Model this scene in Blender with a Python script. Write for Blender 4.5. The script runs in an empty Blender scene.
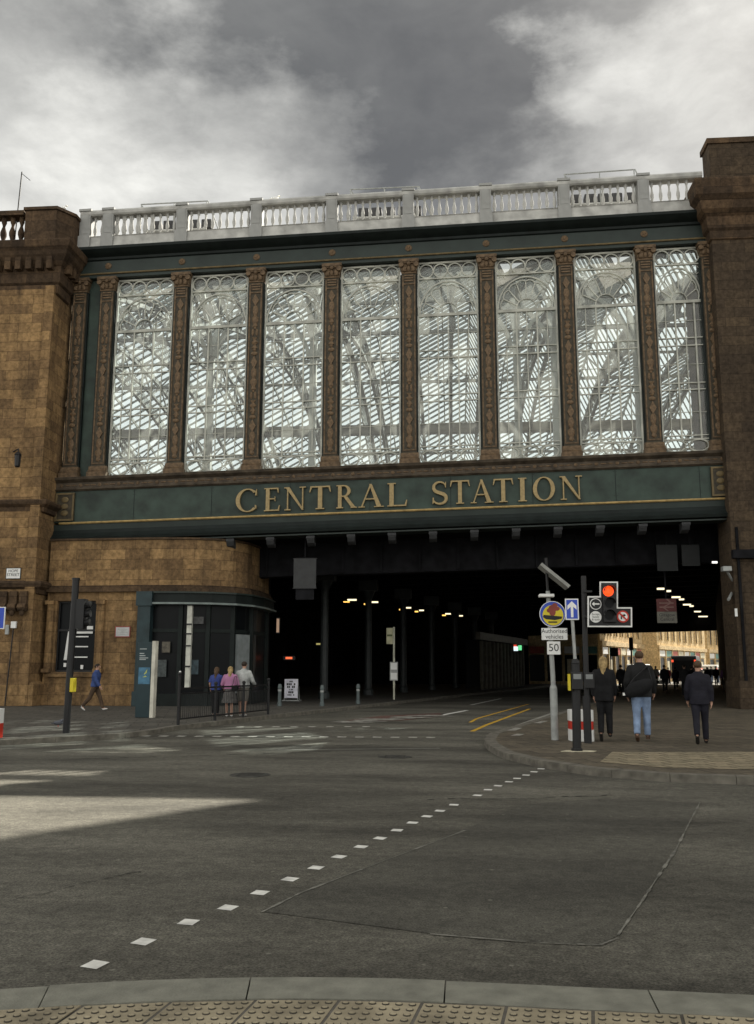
import bpy, bmesh, math, random
from mathutils import Vector, Matrix
random.seed(7)
PI=math.pi
SC=bpy.context.scene
COL=SC.collection
K=0.0265           # the bridge climbs gently to the right
D=38.6             # depth of the glazed front
# ---------------------------------------------------------------- camera
YAW,PIT,ROL,F=-0.0807,0.1705,0.002,903.0
def cam_axes():
    f=Vector((math.sin(YAW)*math.cos(PIT),math.cos(YAW)*math.cos(PIT),math.sin(PIT)))
    r=Vector((math.cos(YAW),-math.sin(YAW),0)); u=r.cross(f)
    return r*math.cos(ROL)+u*math.sin(ROL), -r*math.sin(ROL)+u*math.cos(ROL), f
CR,CU,CF=cam_axes()
EYE=Vector((0,0,1.6))
def ray(x,y): return CF+CR*((x-377)/F)-CU*((y-512)/F)
def at(x,y,Y):
    d=ray(x,y); return EYE+d*(Y/d.y)
def gnd(x,y,z=0.0):
    d=ray(x,y); return EYE+d*((z-1.6)/d.z)
RZ=-0.12           # road level; pavements are at 0
# ---------------------------------------------------------------- materials
MATS={}
def nt(name):
    m=bpy.data.materials.new(name); m.use_nodes=True
    t=m.node_tree; b=t.nodes['Principled BSDF']
    return m,t,b
def N(t,ty,**kw):
    n=t.nodes.new(ty)
    for k,v in kw.items(): setattr(n,k,v)
    return n
def mat(name,col,rough=.7,metal=0,noise=.25,scale=3,bump=0,bscale=30,spec=.3):
    if name in MATS: return MATS[name]
    m,t,b=nt(name)
    co=N(t,'ShaderNodeTexCoord'); nz=N(t,'ShaderNodeTexNoise'); nz.inputs['Scale'].default_value=scale; nz.inputs['Detail'].default_value=6
    t.links.new(co.outputs['Object'],nz.inputs['Vector'])
    cr=N(t,'ShaderNodeValToRGB'); e=cr.color_ramp.elements
    e[0].position=.3; e[1].position=.7
    e[0].color=[c*(1-noise) for c in col]+[1]; e[1].color=[min(1,c*(1+noise)) for c in col]+[1]
    t.links.new(nz.outputs['Fac'],cr.inputs['Fac']); t.links.new(cr.outputs['Color'],b.inputs['Base Color'])
    b.inputs['Roughness'].default_value=rough; b.inputs['Metallic'].default_value=metal
    b.inputs['Specular IOR Level'].default_value=spec
    if bump:
        n2=N(t,'ShaderNodeTexNoise'); n2.inputs['Scale'].default_value=bscale; n2.inputs['Detail'].default_value=4
        t.links.new(co.outputs['Object'],n2.inputs['Vector'])
        bp=N(t,'ShaderNodeBump'); bp.inputs['Strength'].default_value=bump; bp.inputs['Distance'].default_value=.02
        t.links.new(n2.outputs['Fac'],bp.inputs['Height']); t.links.new(bp.outputs['Normal'],b.inputs['Normal'])
    MATS[name]=m; return m
def emat(name,col,strength):
    if name in MATS: return MATS[name]
    m,t,b=nt(name)
    b.inputs['Base Color'].default_value=(*[c*.5 for c in col],1)
    b.inputs['Emission Color'].default_value=(*col,1); b.inputs['Emission Strength'].default_value=strength/2.83
    MATS[name]=m; return m
def stone(name,c1,c2,dark,bw=.85,bh=.36,soot=.5,offs=0.0,zsoot=None):
    """coursed sandstone ashlar: blocks of differing tone, thin joints, soot streaks"""
    m,t,b=nt(name)
    g=N(t,'ShaderNodeNewGeometry'); sp=N(t,'ShaderNodeSeparateXYZ'); t.links.new(g.outputs['Position'],sp.inputs[0])
    ad=N(t,'ShaderNodeMath',operation='ADD'); t.links.new(sp.outputs['X'],ad.inputs[0]); t.links.new(sp.outputs['Y'],ad.inputs[1])
    cb=N(t,'ShaderNodeCombineXYZ'); t.links.new(ad.outputs[0],cb.inputs['X'])
    zo=N(t,'ShaderNodeMath',operation='ADD'); zo.inputs[1].default_value=offs; t.links.new(sp.outputs['Z'],zo.inputs[0]); t.links.new(zo.outputs[0],cb.inputs['Y'])
    br=N(t,'ShaderNodeTexBrick'); br.inputs['Scale'].default_value=1; br.inputs['Brick Width'].default_value=bw; br.inputs['Row Height'].default_value=bh
    br.inputs['Mortar Size'].default_value=.009; br.inputs['Bias'].default_value=0; br.offset=.43; br.squash=1.35; br.squash_frequency=3
    br.inputs['Color1'].default_value=(*c1,1); br.inputs['Color2'].default_value=(*c2,1); br.inputs['Mortar'].default_value=(*[c*.7 for c in c2],1)
    t.links.new(cb.outputs[0],br.inputs['Vector'])
    nz=N(t,'ShaderNodeTexNoise'); nz.inputs['Scale'].default_value=.35; nz.inputs['Detail'].default_value=8; nz.inputs['Roughness'].default_value=.65
    mp=N(t,'ShaderNodeMapping'); mp.inputs['Scale'].default_value=(3.2,3.2,.8); t.links.new(g.outputs['Position'],mp.inputs[0]); t.links.new(mp.outputs[0],nz.inputs['Vector'])
    r1=N(t,'ShaderNodeValToRGB'); r1.color_ramp.elements[0].position=.42; r1.color_ramp.elements[1].position=.72
    r1.color_ramp.elements[0].color=(0,0,0,1); r1.color_ramp.elements[1].color=(soot,soot,soot,1); t.links.new(nz.outputs['Fac'],r1.inputs['Fac'])
    mx=N(t,'ShaderNodeMix',data_type='RGBA'); t.links.new(r1.outputs['Color'],mx.inputs['Factor']); t.links.new(br.outputs['Color'],mx.inputs[6]); mx.inputs[7].default_value=(*dark,1)
    # fine mottling
    n3=N(t,'ShaderNodeTexNoise'); n3.inputs['Scale'].default_value=6; n3.inputs['Detail'].default_value=9; n3.inputs['Roughness'].default_value=.7
    t.links.new(g.outputs['Position'],n3.inputs['Vector'])
    r3=N(t,'ShaderNodeMapRange'); r3.inputs['From Min'].default_value=.3; r3.inputs['From Max'].default_value=.7; r3.inputs['To Min'].default_value=.5; r3.inputs['To Max'].default_value=1.4
    t.links.new(n3.outputs['Fac'],r3.inputs['Value'])
    m2=N(t,'ShaderNodeMix',data_type='RGBA',blend_type='MULTIPLY'); m2.inputs['Factor'].default_value=1
    t.links.new(mx.outputs[2],m2.inputs[6]); t.links.new(r3.outputs[0],m2.inputs[7])
    t.links.new(m2.outputs[2],b.inputs['Base Color']); b.inputs['Roughness'].default_value=.9; b.inputs['Specular IOR Level'].default_value=.15
    bp=N(t,'ShaderNodeBump'); bp.inputs['Strength'].default_value=.6; bp.inputs['Distance'].default_value=.03
    sm=N(t,'ShaderNodeMath',operation='SUBTRACT'); t.links.new(n3.outputs['Fac'],sm.inputs[0]); t.links.new(br.outputs['Fac'],sm.inputs[1])
    t.links.new(sm.outputs[0],bp.inputs['Height']); t.links.new(bp.outputs['Normal'],b.inputs['Normal'])
    MATS[name]=m; return m
def asphalt(name,lo,hi,agg=.5,rough=.85):
    m,t,b=nt(name)
    g=N(t,'ShaderNodeNewGeometry')
    n1=N(t,'ShaderNodeTexNoise'); n1.inputs['Scale'].default_value=.33; n1.inputs['Detail'].default_value=10; n1.inputs['Roughness'].default_value=.72
    mp=N(t,'ShaderNodeMapping'); mp.inputs['Scale'].default_value=(.5,1.3,1); mp.inputs['Rotation'].default_value=(0,0,.25)
    t.links.new(g.outputs['Position'],mp.inputs[0]); t.links.new(mp.outputs[0],n1.inputs['Vector'])
    cr=N(t,'ShaderNodeValToRGB'); e=cr.color_ramp.elements; e[0].position=.38; e[1].position=.64
    e[0].color=(*lo,1); e[1].color=(*hi,1); t.links.new(n1.outputs['Fac'],cr.inputs['Fac'])
    n2=N(t,'ShaderNodeTexNoise'); n2.inputs['Scale'].default_value=60; n2.inputs['Detail'].default_value=5; n2.inputs['Roughness'].default_value=.75
    t.links.new(g.outputs['Position'],n2.inputs['Vector'])
    r2=N(t,'ShaderNodeMapRange'); r2.inputs['From Min'].default_value=.35; r2.inputs['From Max'].default_value=.65; r2.inputs['To Min'].default_value=1-agg; r2.inputs['To Max'].default_value=1+agg
    t.links.new(n2.outputs['Fac'],r2.inputs['Value'])
    m2=N(t,'ShaderNodeMix',data_type='RGBA',blend_type='MULTIPLY'); m2.inputs['Factor'].default_value=1
    t.links.new(cr.outputs['Color'],m2.inputs[6]); t.links.new(r2.outputs[0],m2.inputs[7])
    n5=N(t,'ShaderNodeTexNoise'); n5.inputs['Scale'].default_value=9; n5.inputs['Detail'].default_value=8; n5.inputs['Roughness'].default_value=.8; t.links.new(g.outputs['Position'],n5.inputs['Vector'])
    r5=N(t,'ShaderNodeMapRange'); r5.inputs['From Min'].default_value=.32; r5.inputs['From Max'].default_value=.68; r5.inputs['To Min'].default_value=.62; r5.inputs['To Max'].default_value=1.42; t.links.new(n5.outputs['Fac'],r5.inputs['Value'])
    m5=N(t,'ShaderNodeMix',data_type='RGBA',blend_type='MULTIPLY'); m5.inputs['Factor'].default_value=1; t.links.new(m2.outputs[2],m5.inputs[6]); t.links.new(r5.outputs[0],m5.inputs[7]); m2=m5
    # scattered chewing gum / light chips
    vo=N(t,'ShaderNodeTexVoronoi'); vo.inputs['Scale'].default_value=3.1; t.links.new(g.outputs['Position'],vo.inputs['Vector'])
    r4=N(t,'ShaderNodeMapRange'); r4.inputs['From Min'].default_value=.035; r4.inputs['From Max'].default_value=.07; r4.inputs['To Min'].default_value=.55; r4.inputs['To Max'].default_value=0; t.links.new(vo.outputs['Distance'],r4.inputs['Value'])
    m3=N(t,'ShaderNodeMix',data_type='RGBA'); t.links.new(r4.outputs[0],m3.inputs['Factor']); t.links.new(m2.outputs[2],m3.inputs[6]); m3.inputs[7].default_value=(.25,.24,.2,1)
    t.links.new(m3.outputs[2],b.inputs['Base Color']); b.inputs['Roughness'].default_value=rough; b.inputs['Specular IOR Level'].default_value=.25
    bp=N(t,'ShaderNodeBump'); bp.inputs['Strength'].default_value=.9; bp.inputs['Distance'].default_value=.012
    t.links.new(n2.outputs['Fac'],bp.inputs['Height']); t.links.new(bp.outputs['Normal'],b.inputs['Normal'])
    MATS[name]=m; return m
def paving(name,c1,c2,bw=.9,bh=.6,rot=0.0):
    m,t,b=nt(name)
    g=N(t,'ShaderNodeNewGeometry'); mp=N(t,'ShaderNodeMapping'); mp.inputs['Rotation'].default_value=(0,0,rot); t.links.new(g.outputs['Position'],mp.inputs[0])
    br=N(t,'ShaderNodeTexBrick'); br.inputs['Scale'].default_value=1; br.inputs['Brick Width'].default_value=bw; br.inputs['Row Height'].default_value=bh; br.inputs['Mortar Size'].default_value=.012
    br.inputs['Color1'].default_value=(*c1,1); br.inputs['Color2'].default_value=(*c2,1); br.inputs['Mortar'].default_value=(.02,.018,.015,1)
    t.links.new(mp.outputs[0],br.inputs['Vector'])
    n2=N(t,'ShaderNodeTexNoise'); n2.inputs['Scale'].default_value=5; n2.inputs['Detail'].default_value=10; n2.inputs['Roughness'].default_value=.75; t.links.new(g.outputs['Position'],n2.inputs['Vector'])
    r2=N(t,'ShaderNodeMapRange'); r2.inputs['From Min'].default_value=.3; r2.inputs['From Max'].default_value=.7; r2.inputs['To Min'].default_value=.5; r2.inputs['To Max'].default_value=1.4
    t.links.new(n2.outputs['Fac'],r2.inputs['Value'])
    m2=N(t,'ShaderNodeMix',data_type='RGBA',blend_type='MULTIPLY'); m2.inputs['Factor'].default_value=1
    t.links.new(br.outputs['Color'],m2.inputs[6]); t.links.new(r2.outputs[0],m2.inputs[7]); t.links.new(m2.outputs[2],b.inputs['Base Color'])
    b.inputs['Roughness'].default_value=.8; b.inputs['Specular IOR Level'].default_value=.25
    bp=N(t,'ShaderNodeBump'); bp.inputs['Strength'].default_value=.4; bp.inputs['Distance'].default_value=.01; t.links.new(n2.outputs['Fac'],bp.inputs['Height']); t.links.new(bp.outputs['Normal'],b.inputs['Normal'])
    MATS[name]=m; return m
def glass(name,dirt,tint=(.8,.85,.85),dcol=(.6,.6,.55),gl=.12,dscale=.7):
    """old dirty pane: mostly clear, a film of grime that catches the light from both sides, some gloss"""
    m=bpy.data.materials.new(name); m.use_nodes=True; t=m.node_tree; t.nodes.clear()
    out=N(t,'ShaderNodeOutputMaterial'); tr=N(t,'ShaderNodeBsdfTransparent'); tr.inputs[0].default_value=(*tint,1)
    tl=N(t,'ShaderNodeBsdfTranslucent'); tl.inputs[0].default_value=(*dcol,1); df=N(t,'ShaderNodeBsdfDiffuse'); df.inputs[0].default_value=(*dcol,1)
    g=N(t,'ShaderNodeBsdfGlossy'); g.inputs['Roughness'].default_value=.12; g.inputs[0].default_value=(.8,.8,.8,1)
    m1=N(t,'ShaderNodeMixShader'); m1.inputs[0].default_value=.35; t.links.new(tl.outputs[0],m1.inputs[1]); t.links.new(df.outputs[0],m1.inputs[2])
    ge=N(t,'ShaderNodeNewGeometry'); nz=N(t,'ShaderNodeTexNoise'); nz.inputs['Scale'].default_value=dscale; nz.inputs['Detail'].default_value=7; nz.inputs['Roughness'].default_value=.65; t.links.new(ge.outputs['Position'],nz.inputs['Vector'])
    mr=N(t,'ShaderNodeMapRange'); mr.inputs['From Min'].default_value=.3; mr.inputs['From Max'].default_value=.7; mr.inputs['To Min'].default_value=dirt*.45; mr.inputs['To Max'].default_value=min(1,dirt*1.6); t.links.new(nz.outputs['Fac'],mr.inputs['Value'])
    m2=N(t,'ShaderNodeMixShader'); t.links.new(mr.outputs[0],m2.inputs[0]); t.links.new(tr.outputs[0],m2.inputs[1]); t.links.new(m1.outputs[0],m2.inputs[2])
    m3=N(t,'ShaderNodeMixShader'); m3.inputs[0].default_value=gl; t.links.new(m2.outputs[0],m3.inputs[1]); t.links.new(g.outputs[0],m3.inputs[2])
    t.links.new(m3.outputs[0],out.inputs[0]); MATS[name]=m; return m

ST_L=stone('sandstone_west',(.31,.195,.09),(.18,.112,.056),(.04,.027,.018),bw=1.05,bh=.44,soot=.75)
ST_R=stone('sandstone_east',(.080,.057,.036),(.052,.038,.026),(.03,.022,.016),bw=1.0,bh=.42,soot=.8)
ST_S=stone('sooty_sandstone',(.11,.07,.04),(.06,.04,.025),(.02,.015,.012),bw=1.2,bh=.5,soot=.8)
ST_F=stone('blond_sandstone',(.68,.52,.30),(.52,.40,.23),(.25,.17,.1),bw=1.2,bh=.5,soot=.4)
GREEN=mat('dark_green_paint',(.020,.029,.025),.5,noise=.25,scale=1.2,bump=.15,bscale=8)
GREEN2=mat('green_panel_paint',(.027,.043,.034),.55,noise=.42,scale=1.4,bump=.25,bscale=3)
DKGREEN=mat('blackish_green_paint',(.009,.013,.012),.6,noise=.3,scale=2,spec=.2)
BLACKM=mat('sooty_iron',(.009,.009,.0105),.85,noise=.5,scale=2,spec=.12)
GOLD=mat('dulled_gold_paint',(.36,.25,.10),.45,noise=.3,scale=5,metal=.1)
GOLDL=mat('gold_lettering',(.31,.23,.11),.55,noise=.2,scale=8,metal=.1)
BRONZE=mat('brown_panel_paint',(.045,.036,.022),.6,noise=.4,scale=6)
TERRA=mat('terracotta_brown',(.115,.075,.042),.7,noise=.45,scale=7,bump=.5,bscale=18)
ORN=mat('ornament_ochre',(.125,.08,.043),.6,noise=.4,scale=12,bump=.3,bscale=30)
BROWN=mat('sill_brown',(.065,.05,.035),.7,noise=.5,scale=3,bump=.6,bscale=14)
WHITE=mat('weathered_white_stone',(.37,.365,.345),.8,noise=.35,scale=1.6,bump=.2,bscale=12)
GREYP=mat('grey_painted_stone',(.27,.27,.26),.7,noise=.12,scale=3)
IRONW=mat('pale_window_iron',(.40,.40,.35),.5,noise=.35,scale=1.6)
ROOFB=mat('roof_iron',(.20,.20,.18),.6,noise=.3,scale=1)
ROOFP=mat('roof_boarding',(.5,.49,.44),.7,noise=.3,scale=.6)
BLACK=mat('black_paint',(.012,.012,.013),.45,noise=.2)
GREY=mat('galvanised_grey',(.30,.31,.30),.5,metal=.3,noise=.2,scale=6)
WPAINT=mat('white_sign_face',(.72,.72,.70),.5,noise=.06)
ROADW=mat('worn_white_road_paint',(.62,.61,.57),.8,noise=.25,scale=9)
DULLW=mat('dirty_white_road_paint',(.26,.25,.22),.85,noise=.45,scale=6)
YEL=mat('yellow_road_paint',(.50,.30,.03),.8,noise=.3,scale=5)
BLUE=mat('blue_sign_face',(.03,.07,.42),.4,noise=.05)
RED=mat('red_sign_face',(.50,.035,.02),.5,noise=.1)
YELS=mat('yellow_sign_face',(.62,.50,.03),.5,noise=.1)
G_WIN=glass('old_window_glass',.14,dcol=(.85,.84,.76),gl=.05)
G_ROOF=glass('roof_glass',.14,tint=(.85,.92,.95),dcol=(.7,.74,.74),gl=.05)
SHOPG=mat('dark_shop_glass',(.006,.007,.008),.3,noise=.1,spec=.10)
# ---------------------------------------------------------------- mesh builder
class MB:
    def __init__(s): s.v=[]; s.f=[]; s.m=[]; s.cur=0
    def quad(s,a,b,c,d):
        n=len(s.v); s.v+= [tuple(a),tuple(b),tuple(c),tuple(d)]; s.f.append((n,n+1,n+2,n+3)); s.m.append(s.cur)
    def poly(s,pts):
        n=len(s.v); s.v+=[tuple(p) for p in pts]; s.f.append(tuple(range(n,n+len(pts)))); s.m.append(s.cur)
    def box(s,x0,x1,y0,y1,z0,z1):
        n=len(s.v)
        s.v+=[(x0,y0,z0),(x1,y0,z0),(x1,y1,z0),(x0,y1,z0),(x0,y0,z1),(x1,y0,z1),(x1,y1,z1),(x0,y1,z1)]
        for q in ((0,3,2,1),(4,5,6,7),(0,1,5,4),(1,2,6,5),(2,3,7,6),(3,0,4,7)):
            s.f.append(tuple(n+i for i in q)); s.m.append(s.cur)
        return s
    def bar(s,p,q,w,h=None,up=(0,1,0)):
        """rectangular bar from p to q, width w, depth h along 'up'"""
        h=w if h is None else h
        p=Vector(p); q=Vector(q); d=q-p
        if d.length<1e-6: return s
        d.normalize(); u=Vector(up); u=(u-d*u.dot(d))
        if u.length<1e-4: u=Vector((1,0,0))-d*d.x
        u.normalize(); r=d.cross(u); n=len(s.v)
        for c in (p,q):
            for a,b in ((-1,-1),(1,-1),(1,1),(-1,1)): s.v.append(tuple(c+r*(a*w/2)+u*(b*h/2)))
        for t in ((0,1,2,3),(7,6,5,4),(0,4,5,1),(1,5,6,2),(2,6,7,3),(3,7,4,0)):
            s.f.append(tuple(n+i for i in t)); s.m.append(s.cur)
        return s
    def tube(s,p,q,r,n=10,r2=None,cap=True):
        r2=r if r2 is None else r2
        p=Vector(p); q=Vector(q); d=(q-p).normalized(); a=Vector((0,0,1)) if abs(d.z)<.9 else Vector((1,0,0))
        u=d.cross(a).normalized(); w=d.cross(u); b=len(s.v)
        for c,rr in ((p,r),(q,r2)):
            for i in range(n):
                t=2*PI*i/n; s.v.append(tuple(c+u*(rr*math.cos(t))+w*(rr*math.sin(t))))
        for i in range(n):
            j=(i+1)%n; s.f.append((b+i,b+j,b+n+j,b+n+i)); s.m.append(s.cur)
        if cap:
            s.f.append(tuple(b+i for i in reversed(range(n)))); s.m.append(s.cur)
            s.f.append(tuple(b+n+i for i in range(n))); s.m.append(s.cur)
        return s
    def path(s,pts,w,h=None,up=(0,1,0)):
        for a,b in zip(pts,pts[1:]): s.bar(a,b,w,h,up)
        return s
    def lathe(s,prof,c,n=10,sy=1.0,sx=1.0):
        c=Vector(c); b=len(s.v)
        for r,z in prof:
            for i in range(n):
                t=2*PI*i/n; s.v.append((c.x+r*sx*math.cos(t),c.y+r*sy*math.sin(t),c.z+z))
        for k in range(len(prof)-1):
            for i in range(n):
                j=(i+1)%n; s.f.append((b+k*n+i,b+k*n+j,b+(k+1)*n+j,b+(k+1)*n+i)); s.m.append(s.cur)
        s.f.append(tuple(b+i for i in reversed(range(n)))); s.m.append(s.cur)
        k=(len(prof)-1)*n; s.f.append(tuple(b+k+i for i in range(n))); s.m.append(s.cur)
        return s
    def ball(s,c,rx,ry=None,rz=None,n=10,m=6):
        ry=rx if ry is None else ry; rz=rx if rz is None else rz
        prof=[(max(.001,math.sin(PI*i/m)),-math.cos(PI*i/m)*rz) for i in range(m+1)]
        b=len(s.v); s.lathe(prof,c,n,ry,rx); return s
    def xz(s,poly,y0,y1):
        """polygon given in x,z extruded from y0 to y1"""
        n=len(s.v); k=len(poly)
        s.v+=[(x,y0,z) for x,z in poly]+[(x,y1,z) for x,z in poly]
        s.f.append(tuple(n+i for i in range(k))); s.m.append(s.cur)
        s.f.append(tuple(n+k+i for i in reversed(range(k)))); s.m.append(s.cur)
        for i in range(k):
            j=(i+1)%k; s.f.append((n+i,n+k+i,n+k+j,n+j)); s.m.append(s.cur)
        return s
    def xy(s,poly,z0,z1):
        n=len(s.v); k=len(poly)
        s.v+=[(p[0],p[1],z0) for p in poly]+[(p[0],p[1],z1) for p in poly]
        s.f.append(tuple(n+i for i in reversed(range(k)))); s.m.append(s.cur)
        s.f.append(tuple(n+k+i for i in range(k))); s.m.append(s.cur)
        for i in range(k):
            j=(i+1)%k; s.f.append((n+i,n+j,n+k+j,n+k+i)); s.m.append(s.cur)
        return s
    def yz(s,prof,x0,x1,step=None):
        """profile given in y,z extruded along x (open ends capped)"""
        n=len(s.v); k=len(prof)
        s.v+=[(x0,y,z) for y,z in prof]+[(x1,y,z) for y,z in prof]
        s.f.append(tuple(n+i for i in range(k))); s.m.append(s.cur)
        s.f.append(tuple(n+k+i for i in reversed(range(k)))); s.m.append(s.cur)
        for i in range(k):
            j=(i+1)%k; s.f.append((n+i,n+k+i,n+k+j,n+j)); s.m.append(s.cur)
        return s
    def build(s,name,mats,parent=None,shear=False,smooth=False,world=False,loc=None,bevel=0):
        me=bpy.data.meshes.new(name)
        off=Vector((0,0,0))
        if world and parent is not None:
            o=parent
            while o is not None: off+=o.location; o=o.parent
        vs=[]
        for x,y,z in s.v:
            if shear: z=z+K*x
            vs.append((x-off.x,y-off.y,z-off.z))
        me.from_pydata(vs,[],s.f)
        if not isinstance(mats,(list,tuple)): mats=[mats]
        for m in mats: me.materials.append(m)
        me.polygons.foreach_set('material_index',s.m)
        bm=bmesh.new(); bm.from_mesh(me)
        if bevel: bmesh.ops.bevel(bm,geom=[e for e in bm.edges],offset=bevel,segments=1,affect='EDGES',clamp_overlap=True)
        bmesh.ops.recalc_face_normals(bm,faces=bm.faces); bm.to_mesh(me); bm.free()
        if smooth: me.polygons.foreach_set('use_smooth',[True]*len(me.polygons))
        me.update()
        o=bpy.data.objects.new(name,me); COL.objects.link(o)
        if parent is not None: o.parent=parent
        if loc is not None: o.location=loc
        return o
def tag(o,label=None,cat=None,group=None,kind=None):
    if label: o['label']=label
    if cat: o['category']=cat
    if group: o['group']=group
    if kind: o['kind']=kind
    return o
def thing(name,label,cat,loc=(0,0,0),rz=0,group=None):
    o=bpy.data.objects.new(name,None); o.empty_display_size=.2; COL.objects.link(o); o.location=loc; o.rotation_euler=(0,0,rz)
    return tag(o,label,cat,group)
def copy_tree(o,parent=None):
    c=o.copy(); COL.objects.link(c)
    if parent is not None: c.parent=parent
    for ch in [x for x in bpy.data.objects if x.parent==o]: copy_tree(ch,c)
    return c
def struct(o): return tag(o,kind='structure')
def text_obj(name,body,size,m,parent,loc,rot=(PI/2,0,0),ext=.004,align='CENTER',sx=1.0):
    cu=bpy.data.curves.new(name,'FONT'); cu.body=body; cu.size=size; cu.extrude=ext; cu.align_x=align; cu.align_y='CENTER'; cu.space_line=.95
    cu.resolution_u=3
    t=bpy.data.objects.new('tmp',cu); COL.objects.link(t)
    dg=bpy.context.evaluated_depsgraph_get(); me=bpy.data.meshes.new_from_object(t.evaluated_get(dg))
    bpy.data.objects.remove(t); me.materials.clear(); me.materials.append(m)
    o=bpy.data.objects.new(name,me); COL.objects.link(o); o.parent=parent; o.location=loc; o.rotation_euler=rot; o.scale=(sx,1,1)
    return o
TX,TY=.264,.965    # direction of the street that runs under the bridge
def street(p,d): return (p[0]+TX*d,p[1]+TY*d)
ang_T=-math.asin(TX)  # rotation about z of that direction
# ================================================================ GROUND
ASPH=asphalt('asphalt',(.047,.044,.036),(.140,.132,.108),.62)
ASPH2=asphalt('asphalt_patch',(.048,.0455,.038),(.102,.097,.08),.6)
m=MB(); m.quad((-400,-80,RZ),(400,-80,RZ),(400,900,RZ),(-400,900,RZ)); struct(m.build('road',ASPH))
def R(x,y): return gnd(x,y,RZ)
m=MB(); pts=[R(700,803),R(676,850),R(640,905),R(618,936),R(600,945),R(540,943),R(430,934),R(340,922),R(262,912),R(300,893),R(380,862),R(465,830),R(520,805),R(600,799)]
m.poly([(p.x,p.y,RZ+.004) for p in pts]); struct(m.build('road_patch',ASPH2))
m=MB()  # tar seam along the patch
SEAM=mat('tar_seam',(.15,.145,.125),.8,noise=.5,scale=6)
for seq in ((R(700,803),R(690,822),R(676,850),R(655,882),R(640,905),R(618,936)),(R(618,939),R(600,946),R(540,944),R(430,935)),(R(262,913),R(300,894),R(380,863),R(465,831))):
    for a,b in zip(seq,seq[1:]):
        n=8
        for i in range(n):
            p=a.lerp(b,i/n); q=a.lerp(b,(i+1)/n); w=random.uniform(.002,.014)*(.5+p.y/12)
            dd=(q-p).normalized(); nn=Vector((-dd.y,dd.x,0))*w; z=RZ+.008
            m.quad((p.x-nn.x,p.y-nn.y,z),(q.x-nn.x,q.y-nn.y,z),(q.x+nn.x,q.y+nn.y,z),(p.x+nn.x,p.y+nn.y,z))
struct(m.build('road_seam',SEAM))
# near pavement
near=[(-9,1.2),(-6,3.15),(-4,4.15),(-3.1,4.5),(-2.29,4.74),(-1.85,4.86),(-1.42,4.955),(-.9,5.03),(-.39,5.06),(.1,5.05),(.61,5.02),(1.1,5.0),(1.6,4.97),(3,4.8),(5,4.5),(9,3.6)]
def near_y(x):
    for a,b in zip(near,near[1:]):
        if a[0]<=x<=b[0]: return a[1]+(b[1]-a[1])*(x-a[0])/(b[0]-a[0])
    return 3
PAV=paving('pavement_slabs',(.11,.10,.085),(.085,.078,.066))
m=MB(); m.xy([(x,y-.32) for x,y in near]+[(9,-20),(-9,-20)],RZ,0-.004); struct(m.build('near_pavement',PAV))
KERB=mat('granite_kerb',(.185,.182,.150),.8,noise=.22,scale=7,bump=.35,bscale=60)
def kerb_run(name,line,w,joint=.92,zt=0.0,z0=RZ-.05,mt=KERB,gap=.008):
    """row of kerb stones following a line; stone lies to the left of the travel direction"""
    m=MB(); P=[Vector((a[0],a[1],0)) for a in line]
    L=[0]
    for a,b in zip(P,P[1:]): L.append(L[-1]+(b-a).length)
    def pt(s):
        s=max(0,min(L[-1]-1e-6,s))
        for i in range(len(P)-1):
            if L[i]<=s<=L[i+1]:
                t=(s-L[i])/(L[i+1]-L[i]); d=(P[i+1]-P[i]).normalized(); return P[i].lerp(P[i+1],t),Vector((-d.y,d.x,0))
    s=0
    while s<L[-1]-.1:
        e=min(s+joint,L[-1]); k=4; zz=zt+random.uniform(-.003,.003)
        q=[pt(s+gap/2+(e-s-gap)*i/k) for i in range(k+1)]
        outer=[(a.x,a.y) for a,_ in q]; inner=[(a.x+nv.x*w,a.y+nv.y*w) for a,nv in q]
        c=.012
        outer_b=[(a.x+nv.x*c,a.y+nv.y*c) for a,nv in q]
        # body + bevelled arris
        m.xy(outer+inner[::-1],z0,zz-c)
        m.xy(outer_b+inner[::-1],zz-c,zz)
        s=e
    return struct(m.build(name,mt))
kerb_run('near_kerb',[(x,y) for x,y in near[::-1]],.32,joint=1.02)
# blister tactile slabs behind the near kerb
m=MB(); TAC=mat('buff_tactile',(.28,.24,.165),.85,noise=.35,scale=4,bump=.4,bscale=50)
m2=MB()
s=-3.8; i=0
while s<3.4:
    w=.4
    for r in range(3):
        t0=.335+r*.41; skew=.10
        x0=s+.006+skew*(-r)*0+r*.13; x1=x0+w-.012
        c=[(x0,near_y(x0)-t0),(x1,near_y(x1)-t0),(x1-.06,near_y(x1)-t0-.398),(x0-.06,near_y(x0)-t0-.398)]
        zt=random.uniform(-.003,.003)
        m.xy(c[::-1],-.02,zt)
        for a in range(6):
            for b in range(6):
                u=(a+.5)/6; v=(b+.5)/6
                px=x0+(x1-x0)*u-.06*v; py=near_y(x0+(x1-x0)*u)-t0-.398*v
                m.cur=1; m.lathe([(.020,zt-.001),(.017,zt+.006)],(px,py,0),8); m.cur=0; m.lathe([(.0175,zt+.0055),(.010,zt+.008)],(px,py,0),8)  # dark lower ring paints in the shaded side of each blister
    s+=.405; i+=1
struct(m.build('tactile_paving',[TAC,mat('tactile_side_shade',(.05,.045,.035),.9)]))
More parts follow.
